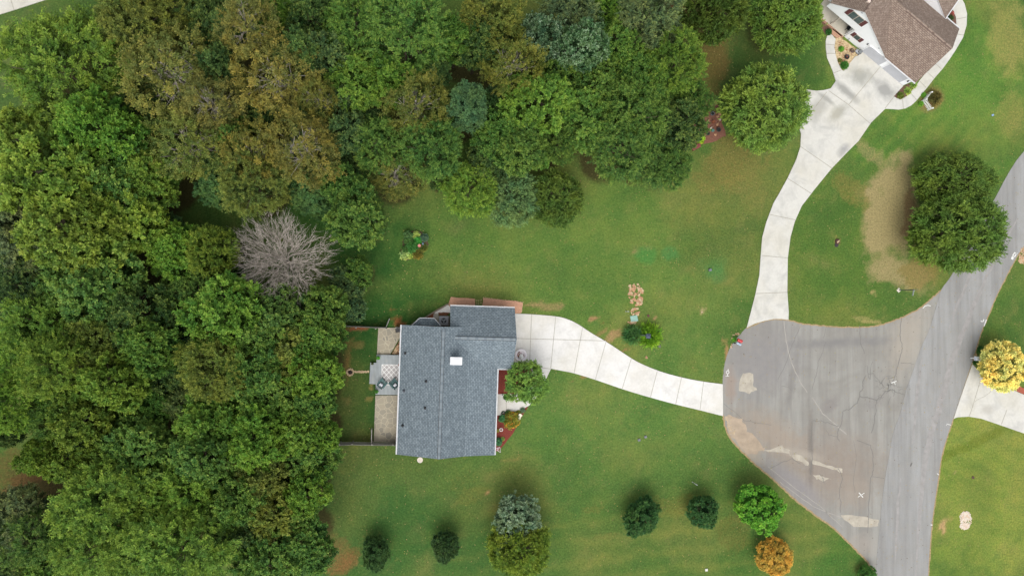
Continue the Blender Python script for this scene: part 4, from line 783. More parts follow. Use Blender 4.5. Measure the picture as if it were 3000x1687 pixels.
# fire pit and stepping stones
x, y, _ = xy(1026.2, 1089.7); fp = thing('fire_pit', (x, y, 0), 'round stone-ringed fire pit at the edge of the wood', 'fire pit'); q = MB()
for k in range(13): a = 2 * pi * k / 13; q.rock((x + .33 * cos(a), y + .33 * sin(a), 0), .11, 0, .9)
q.build('stone_ring', stone_m, fp); q = MB(); q.lathe([(.28, 0), (.27, .04)], (x, y, 0), 14); q.build('ash_bed', plain('ash', (60, 46, 44), .95, .3), fp)
q = MB(); q.beam((x - .2, y, .08), (x + .2, y + .05, .1), .07, .07); q.beam((x - .1, y - .15, .13), (x + .12, y + .15, .15), .06, .06); q.build('logs', plain('charred_log', (52, 38, 34), .9), fp)
SEQ = ['first', 'second', 'third', 'fourth', 'fifth', 'sixth', 'seventh', 'eighth', 'ninth']
for k in range(9):
    px = 1041 + k * 4.7; q = MB(); X = xy(px, 1088.3 + (.5 if k % 2 else 0)); q.rock(X, .13, 0, .35); tag(q.build('stepping_stone', stone_m, origin=X), SEQ[k] + ' pale flat stone counted from the fire pit toward the deck step', 'stepping stone', 'stepping stones to the deck')
# fences
def fence(pts, h, lab, boards_out=True, post_every=None, posts=None):
    e = thing('fence', (*pts[0], 0), lab, 'fence'); q = MB()
    for a, b_ in zip(pts[:-1], pts[1:]):
        a = np.array(a); b_ = np.array(b_); Ln = np.linalg.norm(b_ - a); n = max(2, int(Ln / .15)); d = (b_ - a) / Ln; an = math.atan2(d[1], d[0])
        for k in range(n): c_ = a + d * (k + .5) * Ln / n; q.box((c_[0], c_[1], .05), (Ln / n - .012, .022, h - .05 + rng.uniform(-.015, .01)), an)
    q.build('boards', wood_g, e); q = MB()
    for a, b_ in zip(pts[:-1], pts[1:]):
        for z_ in (.3, h * .55, h - .2): 
            n_ = np.array([-(b_[1] - a[1]), b_[0] - a[0]]); n_ = n_ / np.linalg.norm(n_) * .035; q.beam((a[0] + n_[0], a[1] + n_[1], z_), (b_[0] + n_[0], b_[1] + n_[1], z_), .04, .08)
    q.build('rails', wood_g, e)
    for c_ in posts: q = MB(); q.box((c_[0], c_[1], 0), (.1, .1, h + .06)); q.build('post', wood_g, e)
    return e
sf = PP([(930, 1310), (982.8, 1301), (998, 1295.5), (1033.8, 1293.8), (1090.4, 1295), (1151, 1295.6), (1174, 1297)])
fence(sf, 1.75, 'grey weathered board fence running from the wood to the lower left house corner', posts=[(p_[0] + .05, p_[1] + .09) for p_ in sf[2:6]])
nf_ = PP([(930, 952), (975, 953), (1044.9, 956), (1102, 958.7), (1131.8, 958.9)]); fence(nf_, 1.6, 'thin pale fence line from the wood to the open gate above the patio', posts=[(p_[0], p_[1] - .1) for p_ in nf_[1:]])
fence(PP([(1160.8, 958.7), (1178, 959.2)]), 1.5, 'short fence stub between the gate opening and the house corner', posts=[PP([(1160.8, 958.9)])[0]])
def gate(a, b_, h, lab):
    a = np.array(P(*a)[:2]); b_ = np.array(P(*b_)[:2]); e = thing('gate', (*a, 0), lab, 'gate'); q = MB(); Ln = np.linalg.norm(b_ - a); d = (b_ - a) / Ln; n = int(Ln / .13)
    for k in range(n): c_ = a + d * (k + .5) * Ln / n; q.box((c_[0], c_[1], .1), (Ln / n - .01, .025, h - .1), math.atan2(d[1], d[0]))
    q.build('boards', wood_g, e); q = MB(); n_ = np.array([-d[1], d[0]]) * .04
    for z_ in (.3, h - .2): q.beam((*(a + n_), z_), (*(b_ + n_), z_), .045, .09)
    q.beam((*(a + n_ * 1.6), .3), (*(b_ + n_ * 1.6), h - .25), .03, .08); q.build('frame', wood_g, e)
gate((1131.8, 959.4), (1142.8, 933), 1.5, 'pale gate standing open toward the upper lawn above the patio')
gate((1090.4, 1291), (1091, 1252.5), 1.4, 'narrow gate swung open along the left edge of the lower patio')
# bin by the corner
x, y, _ = xy(1171, 966, .5); e = thing('grill', (x, y, 0), 'dark covered grill tucked under the upper left eave', 'grill'); q = MB(); q.box((x, y, .5), (.9, .5, .35), .1, 0, .85); q.build('hood', dark_m, e); q = MB(); q.box((x, y, .12), (.8, .45, .38), .1); q.build('cabinet', plain('teal_dark', (44, 74, 78), .5), e)
# disc on lawn = bird bath
x, y, _ = xy(1230.5, 1346.7, .7); e = thing('bird_bath', (x, y, 0), 'round off-white bird bath on the lawn just below the grey roof', 'bird bath')
q = MB(); q.lathe([(.16, 0), (.08, .08), (.07, .55), (.12, .62)], (x, y, 0), 12); q.build('pedestal', stone_w, e); q = MB(); q.lathe([(.1, .6), (.3, .7), (.31, .74), (.27, .73), (.05, .68)], (x, y, 0), 20); q.build('bowl', stone_w, e, smooth=True)
# north side beds, court and air conditioner
def ribbed(px_poly, lab, z, seed): return bed(px_poly, brick_m, z, 'planting_bed', lab, 'garden bed', .03, seed)
ribbed([(1320.4, 870.4), (1391, 874.8), (1391.6, 898), (1318, 898), (1313.7, 890.9)], 'terracotta clay bed above the grey wing, left of the stepping stones', .08, 2)
ribbed([(1415.4, 873), (1510.4, 882), (1531, 887), (1527, 917), (1509, 917.7), (1508, 905), (1413, 899)], 'long terracotta clay bed above the grey wing reaching the driveway', .08, 3)
for k, (a, b_) in enumerate([(1396, 880), (1402, 880.5), (1409, 879), (1396, 888), (1402, 889), (1409, 887)]): q = MB(); X = xy(a, b_); q.rock(X, .12, 0, .3); tag(q.build('stepping_stone', plain('mossy_stone', (168, 164, 108), .9, .2), origin=X), ['upper left', 'upper middle', 'upper right', 'lower left', 'lower middle', 'lower right'][k] + ' mossy paving stone of the six between the two clay beds', 'stepping stone', 'mossy stones between the clay beds')
q = MB()
for k in range(26): f = k / 25; X = xy(1416 + 116 * f + gb.uniform(-1, 1), 871.5 + 13.5 * f + gb.uniform(-1, 1)); q.rock(X, .06, 0, .6)
for k in range(8): X = xy(1530.5 - k * .4, 888 + k * 3.6); q.rock(X, .07, 0, .6)
tag(q.build('stone_edging', stone_m, origin=xy(1416, 871)), 'row of small pale stones edging the long clay bed', 'edging')
q = MB(); q.prism(PP([(1311, 892), (1319, 897), (1319, 916), (1298, 914), (1284, 919), (1273, 919), (1273, 913)]), 0, .05, bottom=False); tag(q.build('gravel_bed', plain('white_gravel', (244, 242, 236), .95, .2, 14, k=.85, bumps=.5), origin=xy(1273, 919)), 'white gravel patch above the air conditioner', 'gravel bed')
bed([(1238, 934), (1271.5, 914), (1269.5, 934)], plain('clay_orange', (176, 104, 66), .95, .25, 5), .03, label='orange clay triangle beside the bay roof', jitter=.0)
q = MB(); q.prism(PP([(1270.5, 918.5), (1284.5, 918.5), (1284.5, 925.5), (1317, 925.5), (1317, 956), (1280, 956), (1268, 934)]), 0, .045, bottom=False); struct(q.build('patio', conc3))
for k in range(9):
    X = xy(1287 + (k % 5) * 6.2 + (2 if k > 4 else 0), 917.5 + (k // 5) * 4.5, .05); q = MB(); q.box(X, (.22, .15, .1), rng.uniform(-.05, .05)); tag(q.build('brick', plain('brown_brick', (140, 92, 66), .9, .25), origin=X), SEQ[k % 5] + ' brown brick from the left in the ' + ('upper' if k < 5 else 'lower') + ' row above the air conditioner', 'brick', 'bricks by the air conditioner')
q = MB(); wl = PP([(1204, 951), (1240, 933), (1275, 911.5), (1312, 890.5)])
for a, b_ in zip(wl[:-1], wl[1:]): q.beam((*a, .22), (*b_, .22), .12, .44)
for a, b_ in zip(wl[:-1], wl[1:]): q.beam((*a, .46), (*b_, .46), .16, .04)
tag(q.build('garden_wall', plain('wall_cap', (150, 138, 118), .9, .25), origin=(*wl[0], 0)), 'low slanting garden wall from bay roof to clay bed', 'wall')
x0_, y0_, _ = xy(1300, 939, .8); e = thing('air_conditioner', (x0_, y0_, .045), 'grey square air conditioner unit with round fan in the house corner', 'air conditioner', rz=HR); fm_ = plain('fan_dark', (36, 44, 48), .5)
q = MB(); q.box((0, 0, .02), (.98, .94, .72)); q.build('cabinet', plain('ac_side', (120, 124, 130), .5), e, local=True)
q = MB(); Nn = 20; inner = [(.3 * cos(2 * pi * k / Nn), .3 * sin(2 * pi * k / Nn)) for k in range(Nn)]; 
outer = [(max(-.5, min(.5, .8 * cos(2 * pi * k / Nn))), max(-.48, min(.48, .8 * sin(2 * pi * k / Nn)))) for k in range(Nn)]
for k in range(Nn): j = (k + 1) % Nn; q.face([(*inner[k], .78), (*outer[k], .78), (*outer[j], .78), (*inner[j], .78)]); q.face([(*outer[k], .74), (*outer[j], .74), (*outer[j], .78), (*outer[k], .78)])
q.build('top_panel', grey_m, e, local=True); q = MB(); q.lathe([(.3, .745), (.29, .75)], (0, 0, 0), 20); q.build('fan_well', fm_, e, local=True)
q = MB()
for k in range(3): a = 2 * pi * k / 3 + .6; q.beam((.05 * cos(a), .05 * sin(a), .762), (.27 * cos(a), .27 * sin(a), .768), .13, .01)
q.lathe([(.05, .755), (.04, .775)], (0, 0, 0), 10); q.build('fan', plain('fan_blade', (150, 158, 164), .4), e, local=True)
# planter beside garage
x, y, _ = xy(1526, 1040, .25); e = thing('planter', (x, y, .07), 'round white-rimmed planter of pink and orange blooms on the driveway by the garage', 'planter')
q = MB(); ro = [(.6, .0), (.68, .24), (.66, .34), (.47, .35), (.45, .22)]; q.lathe(ro, (x, y, .07), 20, 0, .12); q.build('basin', plain('planter_white', (246, 240, 244), .7, .06, 8, k=.85), e)
q = MB()
for k in range(34): a = gb.uniform(0, 6.3); u = sqrt(gb.random()) * .42; q.rock((x + u * cos(a), y + u * sin(a), .3), gb.uniform(.05, .09), gb.choice([0, 0, 1, 2]), 1.0)
q.build('blooms', [plain('bloom_pink', (176, 92, 100), .8, .3), plain('bloom_peach', (206, 160, 120), .8, .2), plain('bloom_dark', (110, 70, 60), .8, .3)], e)
q = MB(); q.lathe([(.3, 0), (.31, .2), (.24, .3), (.05, .34)], (x + .02, y - .14, .32), 14, sx=.8, sy=1.0); q.build('ornament', wht, e, smooth=True)
# front beds
bed([(1440, 1078), (1503, 1078), (1503.5, 1066), (1556, 1066), (1560, 1120), (1535, 1148), (1500, 1153), (1440, 1154)], mul_red, .1, label='dark red mulch bed between house wall and front walk', seed=4, jitter=.03)
bed([(1440, 1216.6), (1467, 1216.6), (1471, 1212), (1483, 1206.5), (1508, 1205), (1528, 1199.5), (1547.8, 1190), (1536.6, 1207), (1525.5, 1227), (1511.8, 1253), (1494.4, 1279), (1477, 1301.7), (1464.6, 1316.6), (1440, 1326.5)], mul_red, .08, label='red mulch bed with flowers along the lower front wall', seed=5, jitter=.03)
leafblob('shrub', 1500.6, 1229.6, .92, .6, (120, 120, 40), 'bush covered in orange and gold flowers in the red mulch', 'flower bush', flowers=((244, 160, 30), 300, .055))
leafblob('shrub', 1472.7, 1226, .42, .45, (84, 140, 92), 'small blue-green shrub left of the orange flowers', 'shrub')
leafblob('shrub', 1461, 1294, .42, .6, (76, 132, 92), 'teal green shrub against the lower front wall', 'shrub')
leafblob('hosta', 1473, 1285.5, .24, .2, (150, 164, 80), 'tiny yellow-edged plant in the red mulch', 'plant', 'hosta')
leafblob('hosta', 1459, 1261, .18, .2, (170, 160, 80), 'tiny yellow plant by the wall above the teal shrub', 'plant', 'hosta')
leafblob('shrub', 1531, 1202, .3, .3, (110, 130, 104), 'grey-green clump at the curved walk edge', 'plant')
leafblob('shrub', 1519, 1209, .3, .25, (140, 138, 60), 'olive clump between the walk and the white butterfly ornament', 'plant')
leafblob('shrub', 1489, 1210, .34, .35, (66, 96, 50), 'dark green clump at the walk side of the orange flowers', 'plant')
def ornament(px, py, lab, cat, nm, fn):
    x, y, _ = xy(px, py, .4); e = thing(nm, (x, y, 0), lab, cat); fn(e, x, y)
def bfly(e, x, y):
    for nm, d in (('wing', .13), ('wing', -.16)):
        q = MB(); q.lathe([(.1, 0), (.22, .02), (.2, .05), (.05, .06)], (x + .05 + d * .4, y + d, .45), 9, 0, .5); q.build(nm, plain('cream', (244, 240, 214), .7, .05), e)
    q = MB(); q.tube([(x, y, 0), (x, y, .46)], .02); q.build('stake', dark_m, e)
ornament(1521, 1220, 'cream butterfly garden ornament right of the orange flowers', 'garden ornament', 'butterfly_ornament', bfly)
def ringo(e, x, y):
    q = MB(); q.tube([(x + .17 * cos(a), y + .17 * sin(a), .5) for a in np.linspace(0, 2 * pi, 17)], .03, 6); q.build('ring', wht, e); q = MB(); q.tube([(x, y, 0), (x, y, .5)], .03); q.rock((x, y, .46), .07); q.build('stake', plain('tan_metal', (190, 170, 140), .6), e)
ornament(1468, 1258, 'small white ring ornament standing in the red mulch', 'garden ornament', 'ring_ornament', ringo)
def trell(e, x, y):
    q = MB()
    for a, b_ in (((-.35, .1), (.25, -.3)), ((-.35, .1), (.2, .28)), ((.25, -.3), (.2, .28)), ((-.1, -.06), (.1, .2)), ((.0, -.14), (-.05, .18))): q.beam((x + a[0], y + a[1], .5), (x + b_[0], y + b_[1], .55), .035, .03)
    q.beam((x, y, 0), (x, y, .5), .03, .03); q.build('frame', plain('pinkish_white', (236, 218, 226), .6, .05), e)
ornament(1459, 1316, 'white wire triangle ornament at the lower front corner of the house', 'garden ornament', 'trellis_ornament', trell)
def hose(e, x, y):
    for k in range(3): q = MB(); q.tube([(x + (.22 - .04 * k) * cos(a), y + (.22 - .04 * k) * sin(a), .1 + .07 * k) for a in np.linspace(0, 2 * pi, 15)], .03, 5); q.build('coil', plain('hose_green', (70, 88, 70), .5), e)
ornament(1475.8, 1211, 'coiled dark green hose at the walk corner', 'garden hose', 'garden_hose', hose)
def lant(e, x, y):
    q = MB(); q.lathe([(.1, 0), (.12, .25), (.05, .3)], (x, y, .07), 10); q.build('body', wht, e); q = MB(); q.lathe([(.06, .29), (.06, .34), (.01, .4)], (x, y, .07), 10); q.build('cap', dark_m, e)
ornament(1472.5, 1157, 'small white lantern with black top on the front walk', 'lantern', 'lantern', lant)
leafblob('shrub', 1483, 1163, .34, .4, (78, 122, 56), 'round green shrub at the left foot of the front walk tree', 'shrub')

# ------------------------------------------------------------------ island bed on the upper lawn
bed([(1178, 726), (1184, 700), (1198, 678), (1226, 676), (1252, 690), (1256, 715), (1240, 740), (1215, 756), (1188, 762), (1174, 748)], plain('dark_soil', (92, 74, 54), .95, .3), .05, label='oval bed of mixed shrubs on the upper lawn', seed=6)
for px, py, r, h, c, kd, lab in [(1219.9, 689, .42, .4, (172, 184, 96), 'hosta', 'yellow-edged hosta at the top of the oval lawn bed'), (1195.7, 690, .5, .8, (84, 118, 70), 'shrub', 'grey-green shrub at the upper left of the oval lawn bed'),
    (1196, 706, .5, .7, (76, 112, 56), 'shrub', 'green shrub left of centre in the oval lawn bed'), (1224, 704, .4, .6, (70, 150, 62), 'hosta', 'bright green broad-leaved plant in the oval lawn bed'), (1208, 722, .66, .7, (66, 122, 56), 'shrub', 'bushy green shrub in the middle of the oval lawn bed'),
    (1186.7, 747, .55, .35, (178, 196, 120), 'hosta', 'white-edged hosta at the lower left of the oval lawn bed'), (1188, 730, .42, .5, (72, 108, 50), 'shrub', 'dark shrub above the white-edged hosta'), (1222, 743, .5, .3, (150, 138, 66), 'grass', 'tawny grass tuft at the bottom of the oval lawn bed'),
    (1243, 697, .46, .5, (88, 116, 96), 'shrub', 'dusky teal shrub at the right of the oval lawn bed'), (1204, 750, .3, .3, (160, 176, 80), 'hosta', 'small yellow-green plant right of the white-edged hosta'), (1240, 725, .4, .25, (120, 128, 62), 'grass', 'thin olive grass at the right edge of the oval lawn bed')]:
    leafblob('shrub' if kd == 'shrub' else ('hosta' if kd == 'hosta' else 'grass_tuft'), px, py, r, h, c, lab, 'plant', kd)
x, y, _ = xy(1228.4, 720, .8); e = thing('bird_bath', (x, y, 0), 'small round pink dish on a post in the oval lawn bed', 'bird bath'); q = MB(); q.lathe([(.04, 0), (.035, .8)], (x, y, 0), 8); q.build('post', dark_m, e); q = MB(); q.lathe([(.05, .78), (.16, .83), (.17, .86), (.05, .84)], (x, y, 0), 16); q.build('dish', plain('dish_pink', (224, 140, 130), .6, .1), e)
q = MB(); q.rock(xy(1238.7, 714, .3), .14); q.tube([xy(1238.7, 714, 0), xy(1238.7, 714, .3)], .04); tag(q.build('gazing_ball', plain('ball_blue', (110, 140, 160), .3), origin=xy(1238.7, 714)), 'small blue-grey ball ornament right of the pink dish', 'garden ornament')

q_ = random.Random(77); mb = MB()
for k in range(5200):
    px, py = q_.uniform(830, 2990), q_.uniform(130, 1680); X = P(px, py); l_ = q_.uniform(.04, .1); a = q_.uniform(0, 6.3); z = .02 + q_.uniform(0, .03)
    mb.face([(X[0], X[1], z), (X[0] + l_ * cos(a + .5), X[1] + l_ * sin(a + .5), z + q_.uniform(0, .03)), (X[0] + 1.7 * l_ * cos(a), X[1] + 1.7 * l_ * sin(a), z), (X[0] + l_ * cos(a - .5), X[1] + l_ * sin(a - .5), z + q_.uniform(0, .02))], q_.choice([0, 0, 1, 2]))
fl = mb.build('fallen_leaves', [plain('leaf_tan', (176, 152, 100), .9, .2), plain('leaf_gold', (170, 160, 84), .9, .2), plain('leaf_dull', (112, 92, 62), .9, .2)], origin=(0, 0, 0)); fl['kind'] = 'stuff'; tag(fl, 'scattered fallen leaves and dry clippings over the lawns', 'leaves')

# ------------------------------------------------------------------ shade garden with bench
bed([(2074.5, 288), (2100, 296), (2112, 320), (2114, 360), (2128, 398), (2099, 412), (2062, 422), (2047, 426), (2026, 430), (2024, 385), (2043, 350), (2058, 330)], soil_red, .03, label='bare red-brown garden bed between wood edge and large cedar', seed=7)
for px, py, r, h, c, kd, lab in [(2087, 321, .27, .25, (150, 160, 90), 'grass', 'round pale grass tuft, left of two in the shade garden'), (2102, 324, .24, .25, (130, 146, 80), 'grass', 'round pale grass tuft, right of two in the shade garden'), (2070, 323, .22, .25, (96, 132, 44), 'hosta', 'little green plant left of the two round grass tufts'),
    (2069, 333, .2, .2, (130, 130, 56), 'grass', 'little olive tuft in the shade garden'), (2060.9, 362, .3, .25, (104, 132, 70), 'hosta', 'small green hosta at the left of the shade garden'), (2056, 389, .28, .25, (110, 140, 60), 'hosta', 'small plant above the lime hosta'), (2053.4, 409, .46, .4, (166, 200, 52), 'hosta', 'lime yellow-green hosta beside the red bench'),
    (2067, 376, .2, .2, (96, 118, 70), 'hosta', 'faint green seedling in the middle of the shade garden')]:
    leafblob('hosta' if kd == 'hosta' else 'grass_tuft', px, py, r, h, c, lab, 'plant', kd)
def pot(px, py, r, c, lab, fill=(40, 44, 40)):
    x, y, _ = xy(px, py, .3); e = thing('plant_pot', (x, y, .03), lab, 'pot'); q = MB(); q.lathe([(r * .65, 0), (r, .3), (r, .34), (r * .82, .34), (r * .8, .27)], (x, y, .03), 16); q.build('pot_body', plain('pot%d' % c[0], c, .7, .15), e); q = MB(); q.lathe([(r * .8, .26), (r * .79, .28)], (x, y, .03), 14); q.build('soil', plain('potsoil%d' % fill[0], fill, .9), e)
pot(2087.6, 333.4, .24, (112, 122, 128), 'grey round pot with dark centre in the shade garden'); pot(2090.7, 357.6, .2, (150, 84, 58), 'brown clay pot in the middle of the shade garden', (150, 92, 60)); pot(2088.8, 383, .17, (92, 146, 138), 'small teal pot in the shade garden', (96, 150, 140))
pot(2105.6, 380.6, .26, (70, 64, 66), 'dark round pot at the right of the shade garden'); pot(2074.5, 391.8, .2, (44, 66, 44), 'dark green pot near the lime hosta', (40, 66, 40)); pot(2044, 356, .2, (118, 82, 74), 'pink-brown pot under the wood edge')
for k, (px, py, r) in enumerate([(2110, 334.6, .2), (2102, 341, .18), (2075, 354, .17), (2102, 364.5, .18), (2095.6, 395, .16)]): q = MB(); X = xy(px, py, .03); q.rock(X, r, 0, .5); tag(q.build('rock', rock_m, origin=X), ['pink-tan rock at the far right of the shade garden', 'tan rock just right of the grey round pot', 'tan rock left of the brown clay pot', 'tan rock lower right of the brown clay pot', 'pale tan rock below the small teal pot'][k], 'rock', 'tan rocks of the shade garden')
for px, py, r, lab in [(2108.7, 351.4, .13, 'small white stone at the right edge of the shade garden'), (2082, 377, .15, 'small white figurine left of the teal pot')]: q = MB(); X = xy(px, py, .03); q.rock(X, r, 0, 1.0); q.rock((X[0] + .05, X[1] + .1, .05), r * .7, 0, 1.0); tag(q.build('garden_stone', stone_w, origin=X), lab, 'garden ornament')
X = P(2041.5, 431.5, .5); e = thing('bench', (X[0], X[1], 0), 'red wooden bench at the lower tip of the shade garden', 'bench', rz=radians(28)); redw = plain('bench_red', (150, 62, 72), .6, .2)
q = MB()
for k in range(4): q.beam((-.52, -.14 + .09 * k, .42), (.52, -.14 + .09 * k, .42), .075, .03)
q.build('seat', redw, e, local=True); q = MB()
for k in range(3): q.beam((-.52, .2 + .015 * k, .52 + .12 * k), (.52, .2 + .015 * k, .52 + .12 * k), .03, .09)
q.build('backrest', redw, e, local=True)
for s_ in (-1, 1):
    for v_ in (-.15, .18): q = MB(); q.box((s_ * .48, v_, 0), (.05, .05, .42)); q.build('leg', redw, e, local=True)
# ------------------------------------------------------------------ lamp clump and rock patch by the driveway
leafblob('grass_clump', 1853, 980, .9, .8, (84, 128, 70), 'dark green strappy clump at the foot of the lamp post', 'plant', 'grass')
leafblob('shrub', 1904, 982, 1.12, .9, (122, 168, 40), 'bright yellow-green bush under the lamp post head', 'shrub', 'grass', mat='green')
x, y, _ = xy(1871.8, 980); e = thing('lamp_post', (x, y, 0), 'dark lamp post with square lantern head leaning over the bright bush', 'lamp post'); q = MB(); q.tube([(x, y, 0), (x, y, 2.9)], .05, 8); q.build('post', plain('lamp_grey', (150, 158, 166), .4), e)
q = MB(); q.box((x, y, 2.9), (.34, .34, .5), 0, 0, 1.25); q.build('lantern', plain('lamp_dark', (52, 60, 84), .4), e); q = MB(); q.box((x, y, 3.4), (.5, .5, .14), 0, 0, .25); q.lathe([(.05, 0), (.04, .1)], (x, y, 3.5), 8); q.build('lantern_cap', plain('lamp_cap', (80, 88, 110), .4), e)
def rocks(polyc, n, lab, r0=.12, ms=(stone_m, rock_m), seed=1, z=0.0):
    g_ = random.Random(seed); q = MB(); X0 = xy(*polyc[0][:2])
    for (px, py, rx, ry) in polyc:
        for k in range(n): a = g_.uniform(0, 6.3); u = sqrt(g_.random()); X = xy(px + rx * u * cos(a), py + ry * u * sin(a)); q.rock((X[0], X[1], z), g_.uniform(.5, 1.3) * r0, g_.randint(0, 1), .4)
    o = q.build('rock_bed', list(ms), origin=X0); o['kind'] = 'stuff'; return tag(o, lab, 'rocks')
rocks([(1858, 842, 16, 12), (1852, 868, 10, 22), (1876, 862, 8, 22), (1866, 885, 16, 10), (1860, 913, 12, 12), (1852, 944, 12, 4)], 26, 'scattered tan rocks sunk in the lawn above the green lid', .14, seed=3)
q = MB(); q.prism(PP([(1846, 926), (1866, 923), (1870, 940), (1849, 942.5)], .08), 0, .1); tag(q.build('utility_lid', plain('lid_green', (158, 200, 184), .7, .1), origin=xy(1858, 933)), 'pale green rectangular utility lid below the rock patch', 'utility lid')
def stick(px, py, h, lab, nm='marker_post'): x, y, _ = xy(px, py); e = thing(nm, (x, y, 0), lab, 'marker post'); q = MB(); q.tube([(x, y, 0), (x, y, h)], .045, 8); q.build('post', wht, e); q = MB(); q.tube([(x, y, h * .3), (x, y, h * .42)], .05, 8); q.build('band', dark_m, e); q = MB(); q.tube([(x, y, h), (x, y, h + .06)], .055, 8); q.build('cap', grey_m, e)
stick(1833, 912, 1.1, 'short white marker post left of the rock patch'); stick(2028, 1411, 1.4, 'white marker post on the lower lawn above a dark round tree')
for px, py, r, m_, lab in [(1899.6, 924.7, .16, plain('maroon', (112, 62, 66), .8), 'small maroon stone above the bright bush'), (1931.9, 1013.5, .16, plain('grey_stone', (120, 116, 112), .8), 'small grey stone at the lower right of the bright bush'), (1894, 1046.7, .15, rock_m, 'small brown stone on the grass below the bright bush'), (2056, 914, .11, stone_m, 'tiny pale stone on the grass right of the lamp post')]:
    q = MB(); X = xy(px, py); q.rock(X, r, 0, .6); tag(q.build('rock', m_, origin=X), lab, 'rock')
def lid(px, py, w_, c, lab, nm='utility_lid', h=.1, rz=.3): q = MB(); X = xy(px, py); q.box((X[0], X[1], 0), (w_, w_ * .9, h), rz); q.box((X[0], X[1], h), (w_ * .8, w_ * .7, .02), rz); tag(q.build(nm, plain('lid%d' % c[0], c, .8, .15), origin=X), lab, 'utility lid')
lid(2079, 791, .3, (126, 130, 138), 'small grey square box on the lawn by the green patch', h=.25); lid(1872, 1288, .3, (128, 132, 134), 'grey square lid on the lower lawn, left of two'); lid(1891, 1279, .3, (131, 134, 136), 'grey square lid on the lower lawn, right of two')
lid(2069, 1668, .3, (236, 236, 224), 'small white square lid near the bottom edge of the lawn', rz=0)
q = MB(); X = xy(2850, 1398); q.lathe([(.16, 0), (.16, .1), (.11, .1), (.1, .04)], X, 14); tag(q.build('pipe_cap', plain('pipe_brown', (110, 84, 72), .6), origin=X), 'round brown pipe cap in the right-hand lawn', 'pipe')
q = MB(); X = xy(2453, 708); q.lathe([(.3, 0), (.26, .18), (.2, .2)], X, 12, 0, .3, 1, 1.2); q.rock((X[0] - .15, X[1] - .4, 0), .26, 1, .5); q.rock((X[0], X[1], .2), .14, 2, .4); tag(q.build('tree_stump', [plain('stump_bark', (92, 62, 54), .9, .3), plain('stump_dark', (62, 56, 60), .9, .3), stone_m], origin=X), 'dark rotting tree stump in the lawn left of the bare patch', 'stump')
q = MB(); X = xy(2908, 338); q.box(X, (.28, .2, .06), .4); tag(q.build('paper_scrap', plain('sky_blue', (150, 180, 226), .7, .1), origin=X), 'small pale blue scrap on the upper right lawn', 'litter')
rocks([(2830, 1522, 17, 22), (2828, 1512, 16, 16), (2826, 1540, 14, 10)], 200, 'oval patch of white and cream stones in the right-hand lawn', .075, (stone_w, plain('cream_stone', (226, 200, 176), .9, .2)), 5)
rocks([(3002, 748, 16, 26), (2992, 762, 8, 10)], 150, 'tan stone patch at the right edge of the street', .09, (stone_m, rock_m), 6)
rocks([(2149, 990, 6, 10), (2142, 1012, 4, 8), (2160, 978, 6, 4)], 16, 'pale stones round the foot of the red mailbox', .055, (stone_m, rock_m), 8)
rocks([(2859, 1043, 2, 8), (2863, 1020, 3, 8), (2851, 1060, 3, 5)], 26, 'small tan stones along the kerb by the white mailbox', .07, (stone_m, rock_m), 9)
rocks([(2137, 1240, 7, 16), (2146, 1262, 10, 12), (2128, 1225, 4, 6)], 60, 'rubble at the driveway side of the turning circle', .05, (stone_m, plain('rubble', (190, 178, 160), .9, .2)), 10)
leafblob('weed', 2152, 995, .26, .3, (110, 170, 56), 'small green weed beside the red mailbox', 'plant', 'hosta')
# mailboxes
x, y, _ = xy(2150, 1004.5); e = thing('mailbox', (x, y, 0), 'red mailbox and grey newspaper box on one post at the turning circle', 'mailbox'); q = MB(); q.box((x, y, 0), (.1, .1, 1.0)); q.beam((x, y, .95), (x + .3, y + .2, .95), .09, .05); q.build('post', dark_m, e)
def mbox(m_, c, l_, w_, h_, an):
    prof = [(-w_ / 2, 0), (w_ / 2, 0), (w_ / 2, h_ * .6), (w_ * .35, h_ * .88), (0, h_), (-w_ * .35, h_ * .88), (-w_ / 2, h_ * .6)]; n = len(prof); R_ = []
    for u in (-l_ / 2, l_ / 2): R_.append([(c[0] + u * cos(an) - a * sin(an), c[1] + u * sin(an) + a * cos(an), c[2] + z) for a, z in prof])
    for k in range(n): j = (k + 1) % n; m_.face([R_[0][k], R_[1][k], R_[1][j], R_[0][j]][::-1])
    m_.face(R_[0]); m_.face(R_[1][::-1])
q = MB(); mbox(q, (x + .2, y + .32, 1.0), .58, .34, .3, radians(-25)); q.build('box', plain('mail_red', (206, 44, 50), .4, .1), e); q = MB(); mbox(q, (x + .1, y - .03, .98), .6, .26, .2, radians(-28)); q.build('newspaper_box', plain('mail_grey', (168, 186, 204), .4, .12), e)
q = MB(); q.box((x + .38, y + .42, 1.12), (.1, .02, .14), radians(-25)); q.build('flag', plain('mail_red', (206, 44, 50)), e)
x, y, _ = xy(2862, 1050, 1.0); e = thing('mailbox', (x, y, 0), 'white mailbox at the kerb, partly under the golden tree', 'mailbox'); q = MB(); q.box((x, y, 0), (.12, .12, 1.0)); q.build('post', wht, e); q = MB(); mbox(q, (x + .05, y, 1.0), .85, .5, .4, radians(-4)); q.build('box', plain('mail_white', (226, 234, 244), .4, .05), e)
leafblob('shrub', 2873, 1024, .45, .5, (52, 104, 42), 'small dark green shrub above the white mailbox', 'shrub'); leafblob('shrub', 2857, 1062, .28, .35, (56, 100, 40), 'little dark shrub below the white mailbox', 'shrub')
bed([(2935, 1130), (2957.6, 1137), (3000, 1155), (3100, 1196), (3100, 1176), (3000, 1137.5), (2972.8, 1124.8), (2950, 1118)], plain('brick_edging', (178, 96, 72), .9, .2, 5), .1, 'brick_border', 'red brick border along the right-hand driveway below the golden tree', 'edging', 0)
